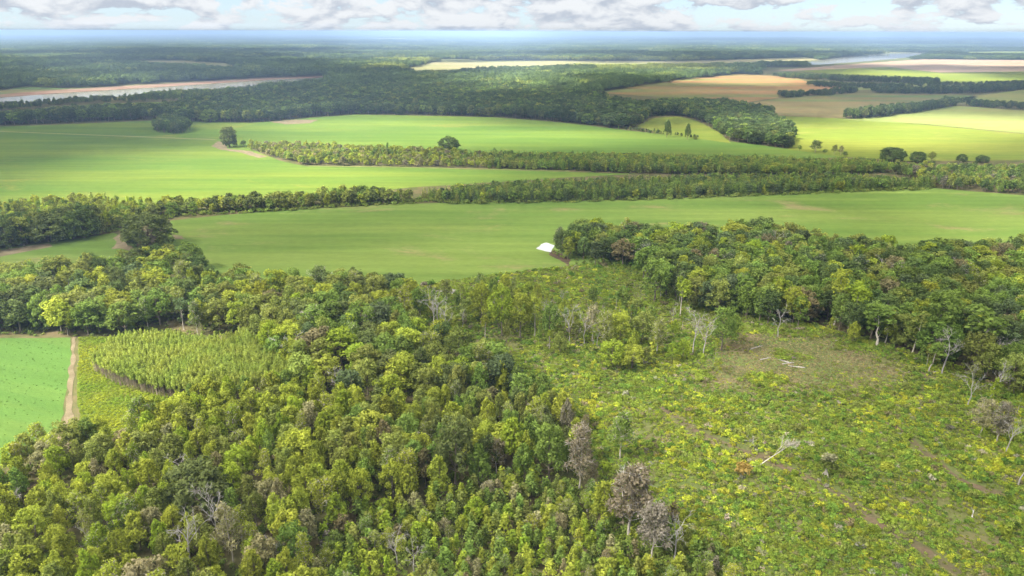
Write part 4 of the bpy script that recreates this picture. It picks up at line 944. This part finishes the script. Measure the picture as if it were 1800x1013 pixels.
# shrubs one can tell apart in the clearing
P = scatter(CLEAR, 6.2, jit=0.5); u, v, dz = projv(np.column_stack([P, np.zeros(len(P))])); k = (u > 740) & (u < 1795) & (v < 1000) & ~inside(P, BARE) & ~inside(P, TRACKS[0]); P, u, v = P[k], u[k], v[k]
order = rng.permutation(len(P))[:210]
SLAND = [('the brush pile', 790, 510), ('the pond', 955, 445), ('the fan-shaped bare tree', 1000, 600), ('the pair of bare grey trees', 1228, 620), ('the brown bare patch', 1420, 640), ('the round-headed tree', 1541, 610), ('the thin-leaved tree', 1090, 800), ('the orange shrub', 1303, 825), ('the leaning dead tree', 1360, 800), ('the vine-covered stump', 1450, 830), ('the long skid track', 1560, 930), ('the short skid track', 1660, 820), ('the mauve-brown tree', 1750, 775), ('the reddish-brown tree', 1110, 930), ('the bottom right corner', 1740, 960), ('the bottom of the clearing', 1320, 960), ('the upper middle of the clearing', 1180, 690), ('the edge of the central field', 1060, 475), ('the middle of the clearing', 1500, 740)]
SLP = np.array([[a[1], a[2]] for a in SLAND], float); lab_of = {}
for i in order:
    d = (SLP - [u[i], v[i]]) * [1, 1.5]; j = int(np.argmin((d ** 2).sum(1))); du, dv = u[i] - SLP[j][0], v[i] - SLP[j][1]
    rel = ('left of' if du < 0 else 'right of') if abs(du) > abs(dv) * 1.4 else ('behind' if dv < 0 else 'before')
    tone = pick(dict(green=4, olive=2, lime=1.6, yellowgreen=1.5, brown=0.7, mauve=0.4)); s = rng.uniform(1.1, 2.6) * (1.15 if v[i] < 600 else 1)
    lab_of.setdefault(('large ' if s > 2.1 else 'small ' if s < 1.45 else '') + TONE_WORD[tone] + ' shrub ' + rel + ' ' + SLAND[j][0], []).append((u[i], P[i], tone, s))
for lab, L in lab_of.items():
    L.sort(key=lambda q: q[0]); n = len(L)
    for i, (uu, p, tone, s) in enumerate(L):
        o = link('shrub', SHRUBS[int(rng.integers(5))]); o.location = (p[0], p[1], 0.02); o.scale = (s, s * rng.uniform(0.85, 1.15), s * rng.uniform(0.8, 1.25)); o.rotation_euler = (0, 0, rng.uniform(0, 6.28))
        c = T[tone] if tone != 'green' else (0.13, 0.23, 0.04); o.color = (*jit(c, 0.12), 1)
        o['label'] = lab + placed(i, n); o['category'] = 'shrub'; o['group'] = 'shrubs in the clearing'

# ------------------------------------------------------------------ particular things in the clearing
def thing(name, label, cat, px, py, rz=0.0):
    o = bpy.data.objects.new(name, None); COL.objects.link(o); x, y = g(px, py); o.location = (x, y, 0.05); o.rotation_euler = (0, 0, rz); o['label'] = label; o['category'] = cat; o.empty_display_size = 0.5
    return o
# leaning dead tree, broken off and tipped to the right
t = thing('leaning_dead_tree', 'fallen-over pale dead tree leaning to the right behind the orange shrub', 'tree', 1330, 822)
x0, y0 = g(1330, 822); 
r = np.random.default_rng(77); d = unit(np.array([0.80, 0.10, 0.62])); Ltr = 13.5
link('trunk', np_mesh('leaning_trunk', *tube([np.zeros(3), d * 3 + [0, 0, .1], d * 6, d * 9 + [.2, 0, -.1]], [0.18, 0.15, 0.12, 0.08], 6), [M_PALE]), t)
for k_ in range(7):
    out = []; a = d * (6.0 + 0.45 * k_)
    def grow(a, d_, L, rad, lev):
        e = a + d_ * L + r.normal(0, 0.06 * L, 3); out.append(tube([a, (a + e) / 2 + r.normal(0, 0.04 * L, 3), e], [rad, rad * 0.8, rad * 0.5], 3))
        if lev < 3:
            for _ in range(3): grow(a + (e - a) * r.uniform(0.5, 1), unit(d_ + r.normal(0, 0.28, 3)), L * r.uniform(0.5, 0.75), max(0.03, rad * 0.6), lev + 1)
    grow(a, unit(d + r.normal(0, 0.20, 3)), 3.2, 0.06, 0); link('limb', np_mesh('leaning_limb', *join(out), [M_PALE]), t)
link('root_plate', np_mesh('root_plate', *join([tube([np.zeros(3), unit(np.array([math.cos(w), math.sin(w), 0.25])) * 1.1], [0.2, 0.05], 4) for w in np.arange(0, 6.2, 0.9)]), [M_DEAD]), t)
# orange shrub
t = thing('orange_shrub', 'orange and yellow autumn shrub beside the leaning dead tree', 'shrub', 1304, 838)
c = link('foliage', SHRUBS[0], t); c.color = (0.38, 0.28, 0.085, 1); c.scale = (4.0, 3.2, 5.0); c.location = (0, 0, 0.7)
link('stems', np_mesh('shrub_stems', *join([tube([(0, 0, 0), (1.1 * math.cos(w), 1.1 * math.sin(w), 2.0)], [0.07, 0.02], 3) for w in np.arange(0, 6.2, 0.5)]), [M_DEAD]), t)
# vine-covered stump with hanging pale top
t = thing('broken_stump', 'broken grey stump with splintered base under a pale hanging vine top', 'tree stump', 1450, 838)
link('trunk', np_mesh('stump_trunk', *join([tube([(0, 0, -.1), (.1, 0, 3), (0, 0, 6.5)], [0.35, 0.25, 0.15], 6)] + [tube([(math.cos(w) * 1.1, math.sin(w) * 0.8, 0), (0.1, 0, 2.6)], [0.14, 0.08], 4) for w in (0.3, 1.8, 2.9, 4.0, 5.3)]), [M_PALE]), t)
c = link('vine_foliage', SHRUBS[1], t); c.color = (0.13, 0.16, 0.04, 1); c.scale = (2.9, 2.6, 4.4); c.location = (0, 0, 2.4)
c = link('vine_top', SHRUBS[2], t); c.color = (0.26, 0.26, 0.15, 1); c.scale = (3.4, 2.9, 2.6); c.location = (0.4, 0, 5.2)
# grey dead shrub behind it
t = thing('dead_shrub', 'grey twiggy dead shrub beside the skid track behind the leaning tree', 'shrub', 1322, 785)
for m in FORMS['dead'][1].limbs:
    l = link('limb', m, t); l.scale = (0.7, 0.7, 0.62); l.location = (0, 0, -4.6)
link('trunk', np_mesh('dead_shrub_trunk', *tube([(0, 0, -.1), (0, 0, 2.5)], [0.15, 0.08], 5), [M_DEAD]), t)
# brush pile at the field edge and loose logs
t = thing('brush_pile', 'grey heap of cut branches at the edge of the central field', 'brush pile', 792, 514); r = np.random.default_rng(31)
for k_ in range(46):
    a = np.array([r.normal(0, 4.2), r.normal(0, 1.6), 0]); a[2] = max(0.15, 1.5 - abs(a[0]) * 0.2 - abs(a[1]) * 0.3) * r.uniform(0.3, 1.0); w = r.normal(0, 0.5); L_ = r.uniform(2.5, 6)
    e = a + np.array([math.cos(w), math.sin(w), r.normal(0, 0.12)]) * L_ / 2; b = a - (e - a)
    link('branch', np_mesh('pile_branch', *tube([b, a, e], [0.16, 0.14, 0.05], 5), [M_DEAD]), t)
LOGS = [(1330, 612, 0.5, 7, 'pale log lying at the upper left of the brown bare patch'), (1345, 632, 0.35, 5, 'short pale log in front of the upper pale log on the bare patch'), (1378, 636, 2.5, 4, 'short log lying crosswise near the middle of the bare patch'), (1385, 640, 0.2, 5, 'pale log beside the crosswise log on the bare patch'), (1400, 646, 2.9, 6, 'thin log in front of the crosswise log on the bare patch'), (1470, 600, 0.2, 5, 'bleached log at the upper edge of the bare patch'), (1645, 655, 0.4, 7, 'log leaning low before the pale-topped bare tree'), (1215, 830, 2.7, 5, 'bleached log lying left of the orange shrub'), (1710, 905, 0.9, 4, 'bleached log among the weeds right of the long skid track')]
for (px, py, a, L_, lab) in LOGS:
    t = thing('log', lab, 'log', px, py, a)
    link('stem', np_mesh('log_stem', *tube([(-L_ / 2, 0, 0.2), (0, 0.1, 0.25), (L_ / 2, 0, 0.3)], [0.2, 0.18, 0.1], 6), [M_DEAD]), t)
    link('branch', np_mesh('log_branch', *tube([(L_ * 0.2, 0, 0.3), (L_ * 0.4, 0.7, 0.9)], [0.07, 0.03], 4), [M_DEAD]), t)

# ------------------------------------------------------------------ unseen broken cloud deck overhead (shaped to shade the land; open where the photo shows sun on the fields)
def cloud_mat():
    m, nt, o = new_mat('cloud')
    a = nd(nt, 'ShaderNodeBsdfTransparent'); a.inputs[0].default_value = (1, 1, 1, 1)
    b = nd(nt, 'ShaderNodeBsdfTranslucent'); b.inputs[0].default_value = (0.95, 0.95, 0.95, 1)
    x = nd(nt, 'ShaderNodeMixShader'); x.inputs[0].default_value = 0.35
    nt.links.new(a.outputs[0], x.inputs[1]); nt.links.new(b.outputs[0], x.inputs[2]); nt.links.new(x.outputs[0], o.inputs[0])
    return m
import bmesh
CLOUD_Z = 480.0
SUNNY = [((330, 316), 1, 95, 60), ((450, 300), 1, 100, 85), ((240, 334), 1, 60, 36), ((565, 312), 1, 90, 45), ((420, 272), 1, 50, 50), ((530, 262), 1, 90, 50), ((645, 218), 1, 150, 85), ((545, 234), 1, 80, 45), ((960, 238), 1, 105, 65), ((52, 700), 1, 26, 32),
         ((1290, 138), 1, 240, 120), ((950, 116), 1, 500, 260), ((1440, 235), 1, 110, 70), ((1700, 215), 1, 130, 60), ((1650, 108), 1, 700, 300)]
S = []
for (px, py), _, rx, ry in SUNNY:
    x, y = g(px, py); S.append((x, y, rx, ry))
bm = bmesh.new(); bmesh.ops.create_icosphere(bm, subdivisions=2, radius=1.0)
iv = np.array([v.co for v in bm.verts]); iF = np.array([[v.index for v in f.verts] for f in bm.faces]); bm.free()
cv, cf, off = [], [], 0; rc = np.random.default_rng(5)
off_xy = TO_SUN[:2] / TO_SUN[2]
X, Y = np.meshgrid(np.arange(-2600, 2600, 120), np.arange(-200, 4200, 120)); coarse = ~((np.abs(X) < 1000) & (Y > 0) & (Y < 1350))
XF, YF = np.meshgrid(np.arange(-1000, 1000, 62), np.arange(10, 1350, 62))
for x, y, fine in [(a, b, 0) for a, b in zip(X[coarse], Y[coarse])] + [(a, b, 1) for a, b in zip(XF.ravel(), YF.ravel())]:
    jx = 25 if fine else 50
    x += rc.uniform(-jx, jx); y += rc.uniform(-jx, jx); rad = rc.uniform(36, 62) if fine else rc.uniform(70, 120)
    if any(((x - a) / (rx + rad * 1.15)) ** 2 + ((y - b) / (ry + rad * 1.15)) ** 2 < 1 for a, b, rx, ry in S): continue
    if y > 1350 and vnoise(np.array([[x, y]]), 420, 77)[0] > 0.72: continue
    thick = 1 if y < 640 or (x > 250 and y < 1000) else 4 if x < 250 and y < 1100 else 3 if x < 250 and y < 1350 else 2 if vnoise(np.array([[x, y]]), 300, 78)[0] < 0.75 else 1
    for q in range(thick):
        z = CLOUD_Z + rc.uniform(0, 80) + 90 * q; p = np.array([x + off_xy[0] * z + rc.uniform(-30, 30), y + off_xy[1] * z + rc.uniform(-30, 30), z])
        V = iv * rad * np.array([1, 1, 0.5]) * (1 + 0.16 * np.sin(iv[:, [1]] * 5 + rc.uniform(0, 6)) * np.cos(iv[:, [0]] * 4 + rc.uniform(0, 6))) + p
        cv.append(V); cf.append(iF + off); off += len(V)
X, Y = np.meshgrid(np.arange(-11000, 11000, 520), np.arange(4300, 16000, 520))
for x, y in zip(X.ravel(), Y.ravel()):
    x += rc.uniform(-250, 250); y += rc.uniform(-250, 250); rad = rc.uniform(260, 480)
    if vnoise(np.array([[x * 0.5, y]]), 900, 79)[0] > 0.42: continue
    z = 1700 + rc.uniform(0, 300); p = np.array([x + off_xy[0] * z, y + off_xy[1] * z, z])
    V = iv * rad * np.array([1.3, 1, 0.45]) * (1 + 0.16 * np.sin(iv[:, [1]] * 5 + rc.uniform(0, 6))) + p
    cv.append(V); cf.append(iF + off); off += len(V)
clouds = link('clouds', np_mesh('clouds', np.concatenate(cv), np.concatenate(cf), [cloud_mat()])); clouds['kind'] = 'stuff'; clouds['label'] = 'unseen broken cloud deck over the fields, shaped to shade them'

# ------------------------------------------------------------------ haze
hz, nt, o_ = new_mat('haze_air')
pv = nd(nt, 'ShaderNodeVolumePrincipled'); pv.inputs['Color'].default_value = (0.44, 0.65, 1.0, 1); pv.inputs['Density'].default_value = 1.5e-4; pv.inputs['Anisotropy'].default_value = 0.0
nt.links.new(pv.outputs[0], o_.inputs['Volume'])
bx = [(-88000, -2800, -1.0), (88000, -2800, -1.0), (88000, 88000, -1.0), (-88000, 88000, -1.0)]
me = bpy.data.meshes.new('haze'); me.from_pydata(bx + [(x, y, CAM_H + 8) for x, y, _ in bx], [], [(3, 2, 1, 0), (4, 5, 6, 7), (0, 1, 5, 4), (1, 2, 6, 5), (2, 3, 7, 6), (3, 0, 4, 7)]); me.materials.append(hz)
hazeo = link('haze', me); hazeo['kind'] = 'stuff'
print('TREES', len(TREES), 'singles', len(singles), 'rest', len(rest), 'tiles', nA, nB, 'objects', len(scene.objects))
from collections import Counter
print(Counter((t['form']) for t in singles), Counter((t['wood'], ) for t in singles))
